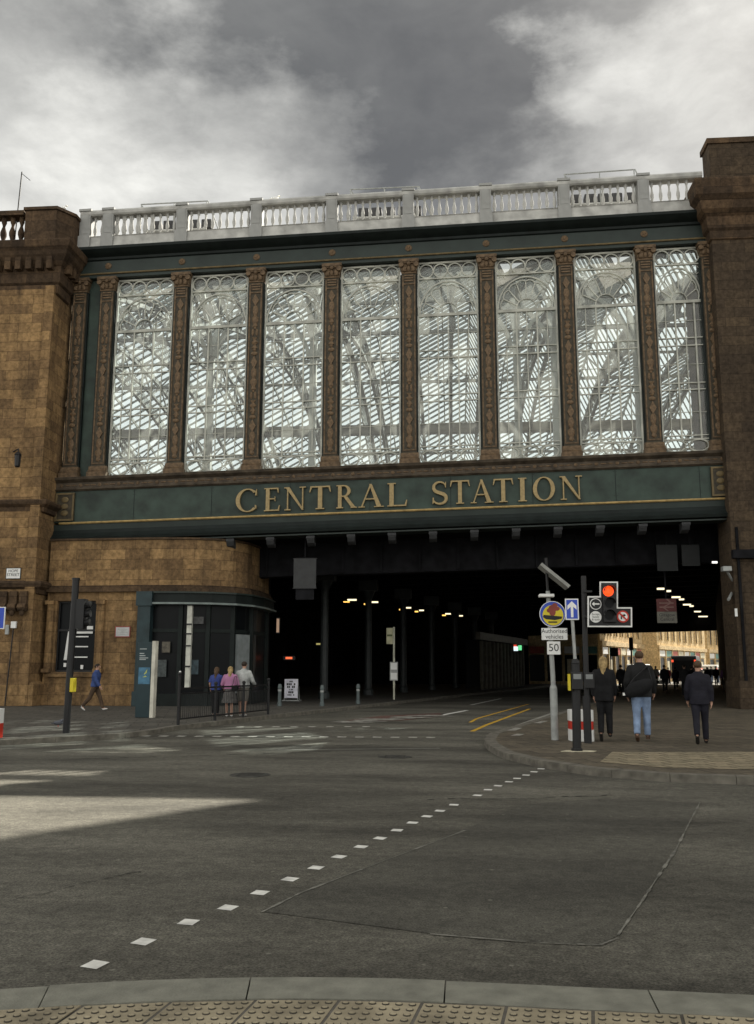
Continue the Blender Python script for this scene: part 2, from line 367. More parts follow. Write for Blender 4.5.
# right pavement
kr=[gnd(x,y) for x,y in ((900,783),(820,780),(754,777),(663,774),(588,768),(536,760),(501,752),(487,744),(484,739),(489,733))]
kr=[(p.x,p.y) for p in kr]
KT=kr[-1]; krr=kr+[street(KT,12),street(KT,30),street(KT,75)]
def off(line,w):
    out=[]
    for i,p in enumerate(line):
        a=Vector(line[max(0,i-1)]); b=Vector(line[min(len(line)-1,i+1)]); d=(b-a).normalized(); out.append((p[0]+d.y*w,p[1]-d.x*w))
    return out
PAVR=paving('pavement_right_slabs',(.12,.10,.072),(.08,.068,.05),.75,.6,rot=-.27)
krr=[(22,14.6),(14,14.0)]+krr
# pavement polygon
inner=off(krr,.25)
m=MB(); m.xy(([(60,14.6)]+inner+[(60,92)])[::-1],RZ,-.004); struct(m.build('right_pavement',PAVR))
KERB2=mat('dull_kerb',(.125,.115,.095),.85,noise=.35,scale=5,bump=.3,bscale=40)
kerb_run('right_kerb',krr[::-1],.26,joint=.95,mt=KERB2)
m=MB(); a=gnd(612,752); b=gnd(754,752); c=gnd(860,757); d=gnd(860,770.5); e=gnd(754,769.5); f=gnd(663,767.5); g=gnd(600,762)
m.poly([(p.x,p.y,0.002) for p in (g,f,e,d,c,b,a)]); struct(m.build('tactile_crossing_paving',paving('buff_tactile_right',(.27,.225,.15),(.21,.18,.12),.4,.4,rot=-.27)))
# left pavement
kl0=[gnd(x,y) for x,y in ((-300,752),(-120,746),(0,740),(70,736.5),(115,734),(150,730.5),(180,725.5),(225,720.5),(268,715.5))]
kl=[(p.x,p.y) for p in kl0]; kl+= [street(kl[-1],20),street(kl[-1],75)]
PAVL=paving('pavement_left_slabs',(.10,.092,.078),(.07,.065,.056),.75,.6,rot=-.27)
kli=[(2*p[0]-q[0],2*p[1]-q[1]) for p,q in zip(kl,off(kl,.25))]
m=MB(); m.xy([(-90,kli[0][1]-4)]+kli+[(-90,92)],RZ,-.004); struct(m.build('left_pavement',PAVL))
kerb_run('left_kerb',kl,.26,joint=.95,mt=KERB2)
# painted marks
def mark(name,quads,mt,z=RZ+.004):
    m=MB()
    for q in quads: m.poly([(p[0],p[1],z) for p in q])
    return struct(m.build(name,mt))
st=[(95,965),(143.5,942),(188.5,922.5),(228,908),(260,893),(290,879.5),(316,868),(339,857),(361,847),(380,838.5),(397,830.5),(412.5,823),(427,816.6),(440,811),(454,805),(477.5,795.5),(488,790),(498,786),(509,782),(517,778.6),(526,775.3),(534,772),(541,769)]
q=[]
for x,y in st:
    p=R(x,y); a=random.uniform(-.12,.12); s=.075
    q.append([(p.x+s*math.cos(a+k*PI/2+.55)*1.1,p.y+s*math.sin(a+k*PI/2+.55)*1.25) for k in range(4)])
mark('crossing_studs',q,ROADW)
q=[]
for i in range(18):
    p=R(128+17.8*i,736+.15*i*.6); s=.11
    q.append([(p.x-s,p.y-.13),(p.x+s,p.y-.13),(p.x+s,p.y+.13),(p.x-s,p.y+.13)])
for i in range(8):
    p=R(240+18*i,727-.05*i); s=.11
    q.append([(p.x-s,p.y-.15),(p.x+s,p.y-.15),(p.x+s,p.y+.15),(p.x-s,p.y+.15)])
mark('far_crossing_studs',q,mat('faded_white_paint',(.36,.35,.31),.85,noise=.4,scale=8))
def line(a,b,w,n=1):
    a=Vector(a[:2]); b=Vector(b[:2]); d=(b-a).normalized(); nn=Vector((-d.y,d.x))*w/2
    return [(a+nn),(b+nn),(b-nn),(a-nn)]
mark('double_yellow_lines',[line(R(470,722.5),R(477,718.6),.11),line(R(477,718.6),R(528.6,704.2),.12),line(R(472,731.5),R(486,725.2),.13),line(R(486,725.2),R(530,708.8),.13)],YEL)
mark('edge_line',[line(R(489,736),R(557,711.5),.16)],DULLW)
mark('lane_lines',[line(R(471,705),R(501,698.6),.15),line(R(440,715.5),R(467,710.4),.18),line(R(0,745),R(60,740),.16),line(R(60,740),R(116,736.4),.14)],ROADW)
q=[]
for i in range(26):   # worn white arrow and red patch before the bridge
    t=i/25; x=345+t*95+random.uniform(-5,5); y=722.5-t*6.5+random.uniform(-1.2,1.2); a=R(x,y); L=random.uniform(.25,.8)
    q.append([(a.x-L,a.y-random.uniform(.05,.22)),(a.x+L*.8,a.y-random.uniform(.02,.2)),(a.x+L,a.y+random.uniform(.05,.25)),(a.x-L*.7,a.y+random.uniform(.05,.25))])
for k,qq in enumerate(q): pass
m=MB()
for k,qq in enumerate(q): m.poly([(p[0],p[1],RZ+.009+.0008*k) for p in qq])
struct(m.build('worn_lane_arrow',DULLW))
m=MB(); a=[R(335,722),R(380,716),R(440,713),R(445,716),R(400,721)]; m.poly([(p.x,p.y,RZ+.004) for p in a]); struct(m.build('red_road_patch',asphalt('red_asphalt',(.085,.05,.042),(.13,.075,.06),.4)))
for px,py,r_ in ((250,775,.33),(395,757,.33)):
    p=R(px,py); m=MB(); m.xy([(p.x+r_*math.cos(k*PI/14),p.y+r_*math.sin(k*PI/14)) for k in range(28)],RZ-.02,RZ+.006)
    for i in range(-3,4): m.box(p.x-.2,p.x+.2,p.y+i*.07-.012,p.y+i*.07+.012,RZ+.006,RZ+.010)
    struct(m.build('manhole_cover',mat('cast_iron_cover',(.05,.048,.043),.6,noise=.4,scale=8,metal=.3)))
m=MB()
for (xa,ya,xb,yb) in ((60,760,330,752),(180,749,420,744),(0,905,150,870),(420,800,620,795)):
    a=R(xa,ya); b=R(xb,yb); n=30; off_y=0; pr=None
    for i in range(n+1):
        c=a.lerp(b,i/n); off_y+=random.uniform(-.05,.05); c=Vector((c.x,c.y+off_y,0)); w_=random.uniform(.004,.016)*(.4+c.y/12)
        if pr is not None and random.random()<.8: m.quad((pr.x,pr.y-w_,RZ+.006),(c.x,c.y-w_,RZ+.006),(c.x,c.y+w_,RZ+.006),(pr.x,pr.y+w_,RZ+.006))
        pr=c
struct(m.build('road_cracks',mat('crack_dark',(.025,.024,.02),.9)))
# small bits of litter-like pale marks on the crossing road: faint transverse lines of an old marking
mark('faint_line',[line(R(278,750),R(440,748.5),.16)],mat('ghost_paint',(.13,.125,.11),.85,noise=.3,scale=5))
q=[line(R(511,735.5),R(519,732.4),.2),line(R(515,741),R(521,739),.2),line(R(537,727.5),R(545,725),.2)]
mark('pavement_marks',q,DULLW,z=.003)
# ================================================================ BRIDGE
bridge=thing('railway_bridge','dark green and gold railway bridge with tall glazed bays and white balustrade','bridge',(0,D,0))
def B(mb,name,mats,parent=None,**kw):
    return mb.build(name,mats,parent or bridge,shear=True,world=False,**kw)
# local frame of the bridge: y=0 is the face of the glazing
S=3.487; X0=-15.63
PX=[X0+S*k for k in range(8)]
XL,XR=-17.5,12.2
HB,HT=10.36,19.80
# girder and sign
m=MB(); m.yz([(-.35,8.34),(-.35,9.74),(.4,9.74),(.4,8.34)],XL,XR); sign=B(m,'sign_panel',GREEN2)
m=MB(); m.yz([(-.42,8.25),(-.45,8.29),(-.42,8.34),(.3,8.34),(.3,8.25)],XL+.3,XR); B(m,'gold_line',GOLD)
m=MB(); m.yz([(-.33,7.99),(-.36,8.25),(.3,8.25),(.3,7.99)],XL,XR); B(m,'girder_fascia',GREEN)
m=MB(); m.yz([(-.25,7.44),(-.62,7.5),(-.66,7.62),(-.55,7.70),(-.42,7.84),(-.36,7.99),(.3,7.99),(.3,7.44)],XL,XR); B(m,'lower_moulding',DKGREEN)
m=MB(); m.yz([(-.30,7.36),(-.5,7.38),(-.5,7.44),(.3,7.44),(.3,7.36)],XL,XR); B(m,'moulding_edge',GREEN)
for k in range(1,9):
    x=XL+.5+k*3.487-.35; m=MB(); m.box(x-.012,x+.012,-.356,-.35,8.36,9.72)
    for z_ in (8.45,8.6,9.5,9.65): m.ball((x-.06,-.352,z_),.014,.01,.014,6,4); m.ball((x+.06,-.352,z_),.014,.01,.014,6,4)
    m.build('plate_seam',DKGREEN,sign,shear=True)
# end panels of the sign
for xa,xb in ((XL+.1,XL+.95),(11.0,11.75)):
    m=MB(); m.box(xa,xb,-.44,-.35,8.40,9.66)
    m.cur=1
    for a,b,c,d in ((xa,xa+.08,8.40,9.66),(xb-.08,xb,8.40,9.66),(xa+.08,xb-.08,8.40,8.48),(xa+.08,xb-.08,9.58,9.66)): m.box(a,b,-.48,-.44,c,d)
    for zz in (8.75,9.05,9.35): m.ball(((xa+xb)/2,-.45,zz),.17,.05,.13)
    B(m,'end_panel',[BRONZE,MATS.get('dim_gold') or mat('dim_gold',(.13,.095,.045),.6,noise=.3,scale=4)])
# decorated band and sill
m=MB(); m.yz([(-.42,9.76),(-.48,9.80),(-.42,9.85),(-.38,9.88),(-.38,10.12),(-.44,10.16),(-.56,10.24),(-.60,10.34),(-.55,10.36),(.4,10.36),(.4,9.74),(-.40,9.74)],XL,XR)
m.cur=1; x=XL+.3; k=0
while x<XR-.2:
    if k%3==0: m.ball((x,-.385,10.0),.09,.04,.08,8,5)
    else: m.ball((x,-.385,10.0),.14,.03,.035,8,5)
    x+=.29; k+=1
B(m,'sill_band',[BROWN,TERRA])
# brackets
mb0=MB(); mb0.yz([(-.40,7.36),(-.40,7.20),(-.30,7.05),(-.05,6.95),(.1,6.95),(.1,7.36)],-.16,.16); mb0.cur=1; mb0.box(-.18,.18,-.44,-.401,7.24,7.35)
br0=B(mb0,'bracket',[MATS.get('x') or mat('bracket_grey',(.035,.036,.038),.7),MATS['bracket_grey']]);
for i,x in enumerate([X0-.9+1.76*k for k in range(16)]):
    o=br0 if i==0 else br0.copy()
    if i: COL.objects.link(o)
    o.location=(x,0,K*x)
# pilasters
def panel_orn(m,xc,z0,z1,w,y):
    """stack of small relief ornaments up a pilaster"""
    z=z0+.35; i=0
    while z<z1-.3:
        k=i%6
        if k==0: m.lathe([(.02,-.3),(.12,-.22),(.08,-.1),(.15,.05),(.15,.2),(.07,.28),(.1,.33)],(xc,y,z),8,.4); z+=.55
        elif k==1: m.ball((xc,y,z),.13,.05,.26,10,6); z+=.48
        elif k==2:
            m.xz([(xc,z-.3),(xc+.15,z),(xc,z+.3),(xc-.15,z)],y-.04,y); z+=.5
        elif k==3: m.ball((xc,y,z-.08),.15,.05,.1,10,6); m.ball((xc,y,z+.12),.09,.05,.09,8,5); z+=.42
        elif k==4: m.lathe([(.14,-.25),(.05,-.1),(.16,.02),(.05,.14),(.13,.26)],(xc,y,z),8,.35); z+=.5
        else:
            for sx in (-1,1): m.ball((xc+sx*.09,y,z),.065,.04,.17,8,5)
            m.ball((xc,y,z+.2),.06,.04,.06,8,5); z+=.5
        i+=1
def pilaster(x,w=.64,half=False):
    sh=MB(); sh.box(-w/2,w/2,-.30,.35,10.86,19.15)
    sh.cur=1
    for a in (-w/2+.03,w/2-.09): sh.box(a,a+.06,-.335,-.30,10.95,19.05)
    for zc in (10.95,18.62): sh.box(-w/2+.09,w/2-.09,-.335,-.30,zc,zc+.06)
    sh.cur=2
    sh.box(-w/2-.055,-w/2,-.22,.3,10.86,19.15); sh.box(w/2,w/2+.055,-.22,.3,10.86,19.15)
    o=B(sh,'pilaster',[BRONZE,TERRA,DKGREEN],loc=(x,0,K*x))
    c=MB()
    c.box(-w/2-.02,w/2+.02,-.34,.3,19.15,19.24)
    c.xz([(-w/2,19.24),(w/2,19.24),(w/2+.10,19.62),(-w/2-.10,19.62)],-.36,.3)
    c.box(-w/2-.13,w/2+.13,-.48,.3,19.66,19.80)
    c.box(-w/2-.06,w/2+.06,-.44,.3,19.60,19.66)
    for sx in (-1,1):
        c.tube((sx*(w/2+.02),-.50,19.53),(sx*(w/2+.02),-.30,19.53),.115,10)
        c.ball((sx*(w/2-.1),-.40,19.34),.08,.06,.13,8,5)
    for q in (-.17,0,.17): c.ball((q,-.39,19.36),.075,.06,.15,8,5)
    c.ball((0,-.46,19.58),.09,.07,.09,8,5)
    B(c,'capital',TERRA,parent=o)
    b=MB(); b.box(-w/2-.12,w/2+.12,-.46,.3,10.36,10.58); b.yz([(-.42,10.58),(-.44,10.64),(-.38,10.70),(-.36,10.78),(-.33,10.86),(.3,10.86),(.3,10.58)],-w/2-.08,w/2+.08)
    B(b,'pilaster_base',TERRA,parent=o)
    r=MB(); panel_orn(r,0,11.0,18.7,w,-.31)
    for q in (18.78,18.9,19.02): r.box(-.2,.2,-.34,-.30,q,q+.06)
    B(r,'relief_ornament',ORN,parent=o)
    return o
p0=pilaster(PX[0])
for x in PX[1:]+[-16.92,11.5]:
    c=copy_tree(p0,bridge); c.location=(x,0,K*x)
# narrow green panel at the left end
m=MB(); m.box(-16.6,-15.95,-.05,.3,10.36,19.8); B(m,'end_infill_panel',GREEN2)
# windows
def window(x0,x1,nc,no,nv):
    xc=(x0+x1)/2; W=x1-x0; h=W/2
    t=MB(); Y=-.02
    def P(x,z): return (x,Y,z)
    fw=.075
    for a,b in (((-h+fw/2,10.38),(-h+fw/2,19.74)),((h-fw/2,10.38),(h-fw/2,19.74))): t.bar(P(*a),P(*b),fw,.12)
    for z,w in ((10.41,.07),(19.71,.08),(17.22,.13),(18.96,.055)): t.bar(P(-h+fw,z),P(h-fw,z),w,.11)
    for z in (11.00,11.16,13.20,13.50,15.20,15.55): t.bar(P(-h+fw,z),P(h-fw,z),.046,.08)
    for i in range(1,nv):
        x=-h+W*i/nv; heavy=(i%2==0)
        t.bar(P(x,11.0),P(x,17.16),.060 if heavy else .040,.085 if heavy else .06)
    for z in (12.2,14.35,16.35): # thin glazing bars
        t.bar((-h+fw,Y+.02,z),(h-fw,Y+.02,z),.024,.03)
    # circles under the head
    r=(W-2*fw)/nc/2
    for i in range(nc):
        c=-h+fw+r*(2*i+1)
        t.path([(c+r*.97*math.cos(a*PI/8),Y,19.33+min(.345,r)*math.sin(a*PI/8)) for a in range(17)],.05,.07)
    # ovals along the bottom with crossed loops between
    r=(W-2*fw)/no/2
    for i in range(no):
        c=-h+fw+r*(2*i+1)
        t.path([(c+r*.86*math.cos(a*PI/9),Y,10.72+.255*math.sin(a*PI/9)) for a in range(19)],.05,.07)
        t.path([(c+r*1.22*math.cos(a*PI/9),Y+.01,10.72+.26*math.sin(a*PI/9)) for a in range(19)  if abs(r*1.22*math.cos(a*PI/9)+c)<h-.02],.02,.04)
    # fan
    zc=17.30; R1=h*.33
    t.path([(R1*math.cos(a*PI/10),Y,zc+R1*1.05*math.sin(a*PI/10)) for a in range(11)],.04,.07)
    rx,rz=h*.93,1.50; n=8
    ends=[]
    for i in range(0,n+1):
        a=PI*i/n
        e=(rx*.86*math.cos(a),zc+rz*.86*math.sin(a)); ends.append(e)
        if 0<i<n: t.bar((R1*math.cos(a),Y,zc+R1*1.05*math.sin(a)),(e[0],Y,e[1]),.040,.06)
    for (xa,za),(xb,zb) in zip(ends,ends[1:]):
        mx,mz=(xa+xb)/2,(za+zb)/2; cx,cz=mx*1.16,zc+(mz-zc)*1.16; pts=[]
        for k in range(7):
            u=k/6; pts.append(((1-u)**2*xa+2*u*(1-u)*cx+u*u*xb,Y,(1-u)**2*za+2*u*(1-u)*cz+u*u*zb))
        t.path(pts,.044,.06)
    t.path([(rx*math.cos(a*PI/16),Y,zc+rz*math.sin(a*PI/16)) for a in range(17)],.06,.08)
    for sx in (-1,1): # spandrel loops
        t.path([(sx*(h-.28)+.19*math.cos(a*PI/6),Y,18.68+.2*math.sin(a*PI/6)) for a in range(13)],.024,.04)
    o=B(t,'window',IRONW,loc=(xc,0,K*xc))
    g=MB(); g.quad((-h,.03,10.37),(h,.03,10.37),(h,.03,19.75),(-h,.03,19.75)); B(g,'pane',G_WIN,parent=o)
    return o
w0=window(PX[0]+.39,PX[1]-.39,4,3,6)
for k in range(1,7):
    c=copy_tree(w0,bridge); xc=(PX[k]+PX[k+1])/2; c.location=(xc,0,K*xc)
window(PX[7]+.39,11.25,3,2,5)
# entablature over the windows
m=MB(); m.yz([(-.34,19.80),(-.34,19.95),(.4,19.95),(.4,19.80)],XL,XR); B(m,'window_head',GREEN)
m=MB(); m.yz([(-.40,19.95),(-.42,19.98),(-.40,20.02),(.3,20.02),(.3,19.95)],XL,XR); B(m,'upper_gold_line',mat('dim_gold',(.13,.095,.045),.6,noise=.3,scale=4))
m=MB(); m.yz([(-.34,20.02),(-.34,20.72),(.4,20.72),(.4,20.02)],XL,XR); B(m,'frieze',GREEN)
m=MB(); m.yz([(-.34,20.62),(-.42,20.66),(-.44,20.76),(-.60,20.84),(-.70,20.90),(-.84,21.00),(-.86,21.12),(.6,21.12),(.6,20.62)],XL,XR); B(m,'cornice',DKGREEN)
m=MB(); m.ball((0,-.35,0),.16,.06,.16,12,6); m.ball((0,-.40,0),.07,.05,.07,8,5); ro=B(m,'rosette',ORN)
for i,x in enumerate(PX):
    o=ro if i==0 else ro.copy()
    if i: COL.objects.link(o)
    o.location=(x,0,20.36+K*x)
# white balustrade
bal=MB(); bal.yz([(-.72,21.12),(-.72,21.20),(-.66,21.22),(-.62,21.68),(-.66,21.72),(-.2,21.72),(-.2,21.12)],-16.95,11.35)
bal.yz([(-.66,22.74),(-.72,22.80),(-.74,22.92),(-.66,23.02),(-.25,23.02),(-.2,22.92),(-.22,22.74)],-16.95,11.35)
balo=B(bal,'balustrade',WHITE)
pm=MB(); pm.box(-.25,.25,-.70,-.18,21.72,22.96); pm.box(-.29,.29,-.76,-.14,21.14,21.74); pm.box(-.29,.29,-.77,-.14,22.96,23.07); pm.cur=1; pm.box(-.17,.17,-.715,-.70,21.85,22.8)
po=B(pm,'balustrade_post',[GREYP,GREYP],parent=balo)
posts=[-16.72]+PX
for i,x in enumerate(posts):
    o=po if i==0 else po.copy()
    if i: COL.objects.link(o)
    o.location=(x,0,K*x)
bm_=MB(); bm_.lathe([(.075,21.72),(.075,21.80),(.045,21.83),(.05,21.88),(.082,22.02),(.084,22.14),(.052,22.30),(.036,22.48),(.05,22.55),(.075,22.60),(.045,22.64),(.075,22.68),(.075,22.75)],(0,-.44,0),10)
b0=B(bm_,'baluster',WHITE,parent=balo,smooth=True); first=True
for a,b in zip(posts,posts[1:]+[12.36]):
    if a<-16.9: xs=[-16.33,-16.04]
    elif b>12: xs=[a+.41+(S-.82)*k/7 for k in range(6)]
    else: xs=[a+.40+(S-.80)*k/8 for k in range(9)]
    for x in xs:
        o=b0 if first else b0.copy()
        if not first: COL.objects.link(o)
        first=False; o.location=(x,0,K*x)
# deck, inner wall, girders
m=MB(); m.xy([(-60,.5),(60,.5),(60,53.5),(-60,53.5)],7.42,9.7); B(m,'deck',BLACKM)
m=MB(); m.box(XL-3,XR+3,.42,.55,19.75,21.5); B(m,'inner_fascia',BLACKM)
m=MB(); m.yz([(.45,7.42),(.45,5.95),(.35,5.9),(.95,5.9),(.85,5.95),(.85,7.42)],-17.4,12.4)
for i in range(17): m.box(-17.2+1.76*i-.05,-17.2+1.76*i+.05,.33,.46,6.0,7.4)
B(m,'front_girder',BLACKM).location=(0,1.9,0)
gm=MB(); gm.yz([(-.25,6.75),(.25,6.75),(.25,6.80),(.04,6.80),(.04,7.42),(-.04,7.42),(-.04,6.80),(-.25,6.80)],-24,40); g0=B(gm,'cross_girder',BLACKM)
for i in range(12):
    o=g0 if i==0 else g0.copy()
    if i: COL.objects.link(o)
    o.location=(0,6+3.9*i,0)
m=MB(); m.box(-5,45,52.6,53.5,4.55,7.5); tb=B(m,'far_girder',BLACKM)
# hanging grey board under the girder
a=at(294,559,D+.0); b=at(316,588,D+.0)
# ================================================================ TRAIN SHED ROOF
shed=thing('station_roof','lattice iron and glass train shed roof seen through the glazed bays','roof',(0,40,9.8))
def prof(y): # y 0..60 -> height of the roof
    u=y/62.0; return 19.4+7.2*math.sin(PI*min(1,max(0,u)))**.8
PER=5.2
xs0=-44
nb=13
# per unit: long slope rising to the right, short steep drop
glm=MB(); barm=MB(); purl=MB()
def roofpt(x0,u,y): # u 0..1 across the unit
    rise=2.3
    if u<.8: return (x0+PER*u,40+y,prof(y)+rise*u/.8)
    return (x0+PER*u,40+y,prof(y)+rise*(1-(u-.8)/.2))
ys=[i*2.0 for i in range(32)]
for kx in range(nb+3):
    x0=xs0+PER*kx
    for a,b in zip(ys,ys[1:]):
        glm.quad(roofpt(x0,0,a),roofpt(x0,.8,a),roofpt(x0,.8,b),roofpt(x0,0,b))
        glm.quad(roofpt(x0,.8,a),roofpt(x0,1,a),roofpt(x0,1,b),roofpt(x0,.8,b))
    y=0
    while y<61.5:
        a=Vector(roofpt(x0,0,y)); b=Vector(roofpt(x0,.8,y)); c=Vector(roofpt(x0,1,y))
        barm.bar(a-Vector((0,0,.06)),b-Vector((0,0,.06)),.10,.18,up=(0,0,1)); barm.bar(b-Vector((0,0,.06)),c-Vector((0,0,.06)),.07,.12,up=(0,0,1)); y+=1.05
    for u,w in ((0,.30),(.4,.1),(.8,.14)):
        pts=[Vector(roofpt(x0,u,y))-Vector((0,0,.2)) for y in ys]; purl=MB(); purl.path(pts,w,.28,up=(0,0,1)); purl.build('roof_rafter',ROOFB,shed,world=True)
glm.build('roof_glazing',G_ROOF,shed,world=True)
tag(barm.build('glazing_bar',ROOFB,shed,world=True),kind='stuff')
# arched lattice ribs, one every two units
def rib(x,tilt=0):
    m=MB(); n=26
    top=[Vector((x+tilt*i,40+62*i/n,prof(62*i/n)-.3)) for i in range(n+1)]
    bot=[Vector((x+tilt*i,40+62*i/n,prof(62*i/n)-1.7-.5*abs(math.cos(PI*i/n)))) for i in range(n+1)]
    m.path(top,.26,.24,up=(0,0,1)); m.path(bot,.24,.22,up=(0,0,1))
    for i in range(n):
        m.bar(top[i],bot[i],.1,.12,up=(1,0,0))
        a,b=(top[i],bot[i+1]) if i%2 else (bot[i],top[i+1])
        m.bar(a,b,.12,.12,up=(1,0,0)); pass
    return m.build('roof_rib',ROOFB,shed,world=True)
for x in (-33,-25.5,-18.8,-12.6,-6.2,.3,6.6,13,20,27): rib(x)
# cross trusses running along the bridge
for y in (13,30,47):
    m=MB(); z1=prof(y)-.3; z0=z1-2.0; n=44
    for i in range(n):
        xa=-40+80*i/n; xb=-40+80*(i+1)/n
        m.bar((xa,40+y,z1),(xb,40+y,z1),.18,.18); m.bar((xa,40+y,z0),(xb,40+y,z0),.2,.2)
        m.bar((xa,40+y,z0 if i%2 else z1),(xb,40+y,z1 if i%2 else z0),.1,.1)
    m.build('cross_truss',ROOFB,shed,world=True)
# big columns standing in the shed with splayed tops
for (x,y) in ((-13.6,9),(-8.1,12),(3.9,9),(6.0,9),(10.1,7)):
    m=MB(); zt=prof(y)-.9
    m.box(x-.2,x+.2,40+y-.2,40+y+.2,9.75,zt-3)
    for sx,sy in ((1,0),(-1,0),(0,1),(0,-1)):
        pts=[(x+sx*(.3+2.1*(k/6)**2),40+y+sy*(.3+2.1*(k/6)**2),zt-3+3*k/6) for k in range(7)]
        m.path([(a,b,c) for a,b,c in pts],.22,.3,up=(sy or .01,sx,0))
    m.build('shed_column',ROOFP,shed,world=True)
# boarded strips in the roof toward the far side
for y0,y1,zz in ((45,47,-.25),):
    m=MB(); m.poly([(-44,40+y0,prof(y0)+zz),(36,40+y0,prof(y0)+zz),(36,40+y1,prof(y1)+zz),(-44,40+y1,prof(y1)+zz)]); m.build('roof_boarding',ROOFP,shed,world=True)
m=MB(); m.box(-46,38,102,102.3,9.7,20); m.build('far_wall',ROOFP,shed,world=True)

# ================================================================ LEFT STATION BUILDING
YT=37.0
def tz(px,py,Y=YT): return at(px,py,Y).z
tower=thing('sandstone_station_building','golden brown sandstone corner block with heavy cornice left of the bridge','building',(-17.45,YT,0))
XT=-17.45
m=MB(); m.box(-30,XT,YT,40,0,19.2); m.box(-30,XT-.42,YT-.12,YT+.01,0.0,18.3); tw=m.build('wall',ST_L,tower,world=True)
# strip pilaster at the corner
m=MB(); m.box(XT-.42,XT-.003,YT-.25,YT-.002,.02,18.4); m.build('corner_pilaster',ST_L,tower,world=True)
# cornice profile wrapping front and right side
def wrap(prof,name,mt,x_r=XT,y_f=YT,par=tower,x_l=-30,y_b=38.2,right=True):
    """prof: (outset,z) list; band along the front and returning along the side"""
    m=MB(); sg=1 if right else -1
    n=len(prof); A=[];Bv=[];Cv=[]
    for o,z in prof:
        A.append((x_l,y_f-o,z)); Bv.append((x_r+sg*o,y_f-o,z)); Cv.append((x_r+sg*o,y_b,z))
    base=len(m.v); m.v+=A+Bv+Cv
    for i in range(n-1):
        m.f.append((base+i,base+n+i,base+n+i+1,base+i+1)); m.m.append(0)
        m.f.append((base+n+i,base+2*n+i,base+2*n+i+1,base+n+i+1)); m.m.append(0)
    # close the top and underside
    m.v+= [(x_l,y_b,prof[-1][1]),(x_l,y_b,prof[0][1]),]
    t=len(m.v)-2
    m.f.append((base+n-1,base+2*n-1,base+3*n-1,t)); m.m.append(0)
    m.f.append((base,t+1,base+2*n,base+n)); m.m.append(0)
    return m.build(name,mt,par,world=True)
zc0=tz(60,300); zct=20.35
wrap([(0.02,zc0+.25),(.1,zc0+.3),(.12,zc0+.7),(.22,zc0+.78),(.25,zc0+1.5),(.32,zc0+1.55),(.62,zct-.62),(.68,zct-.45),(.8,zct-.3),(.86,zct-.05),(.84,zct),(.5,zct+.02)],'cornice',ST_S)
for i in range(8):
    x=XT-.05-i*.48; m=MB(); m.box(x-.26,x,YT-.56,YT-.2,zct-1.25,zct-.68); m.build('modillion',ST_S,tower,world=True)
for i in range(3): m=MB(); m.box(XT+.2,XT+.52,YT+.1+i*.45,YT+.34+i*.45,zct-1.25,zct-.68); m.build('modillion',ST_S,tower,world=True)
z=20.3
m=MB(); m.xy([(-19.0,YT-.3),(-17.55,YT-.3),(-17.0,YT+.5),(-17.0,38.3),(-19.0,38.3)],z+.05,22.02); m.build('parapet_block',ST_S,tower,world=True)
m=MB(); m.xy([(-19.07,YT-.38),(-17.5,YT-.38),(-16.93,YT+.45),(-16.93,38.35),(-19.07,38.35)],22.022,22.16); m.build('parapet_cap',ST_S,tower,world=True)
m=MB(); m.box(-30,-19.15,YT-.15,YT+.35,z+.05,20.62); m.box(-30,-19.15,YT-.2,YT+.4,21.9,22.12)
tb=m.build('stone_balustrade',ST_S,tower,world=True)
m=MB(); m.lathe([(.1,0),(.1,.1),(.06,.14),(.15,.42),(.15,.55),(.06,.85),(.08,.95),(.12,1.05),(.12,1.3)],(0,0,0),8)
q0=m.build('baluster',ST_S,tb,smooth=True)
for i in range(7):
    o=q0 if i==0 else q0.copy()
    if i: COL.objects.link(o)
    o.location=(-19.35-i*.42+17.45,YT+.1-YT,20.62)
# string courses
z1=tz(30,505); z2=tz(30,586)
wrap([(0.0,z1-.35),(.12,z1-.3),(.14,z1-.12),(.30,z1),(.33,z1+.14),(.27,z1+.2),(0.0,z1+.24)],'string_course',ST_S)
wrap([(0.0,z2-.35),(.10,z2-.32),(.12,z2-.15),(.26,z2-.05),(.30,z2+.1),(.24,z2+.2),(.0,z2+.24)],'lower_string_course',ST_S)
wrap([(0.0,0.0),(.22,0.0),(.22,.85),(.12,.95),(0,1.0)],'plinth',ST_L)
m=MB()
zz=tz(25,605)
for px in (7,17,27):
    m=MB(); x=at(px,605,YT).x; m.box(x-.16,x+.16,YT-.42,YT-.26,zz-.15,zz+.55); m.tube((x-.17,YT-.40,zz-.12),(x+.17,YT-.40,zz-.12),.17,10); m.ball((x,YT-.42,zz-.35),.12,.1,.14,8,5); m.build('scroll_bracket',ST_S,tower,world=True)
# fixtures on the wall
pt=at(15,574,YT); sg=thing('street_name_sign','small white street name plate high on the left sandstone block','sign',(pt.x,YT-.15,pt.z-.2))
m=MB(); m.box(-.30,.30,-.012,.0,0,.42); m.build('plate',WPAINT,sg); 
m=MB(); m.box(-.33,.33,-.006,.012,-.03,0.0); m.box(-.33,.33,-.006,.012,.42,.45); m.box(-.33,-.30,-.006,.012,0,.42); m.box(.30,.33,-.006,.012,0,.42); m.build('frame',BLACK,sg)
text_obj('lettering','HOPE\nSTREET',.17,BLACK,sg,(0,-.014,.23))
pt=at(24,460,YT); lm=thing('wall_lantern','small black lantern on a bracket on the upper left stone wall','lamp',(pt.x,YT-.12,pt.z-.4))
m=MB(); m.tube((-.45,0,.75),(-.05,-.35,.78),.03); m.tube((-.05,-.35,.78),(0,-.45,.62),.03); m.build('bracket',BLACK,lm)
m=MB(); m.lathe([(.07,-.05),(.12,0),(.14,.45),(.16,.5),(.05,.62)],(0,-.45,0),8); m.build('lamp_body',BLACK,lm)
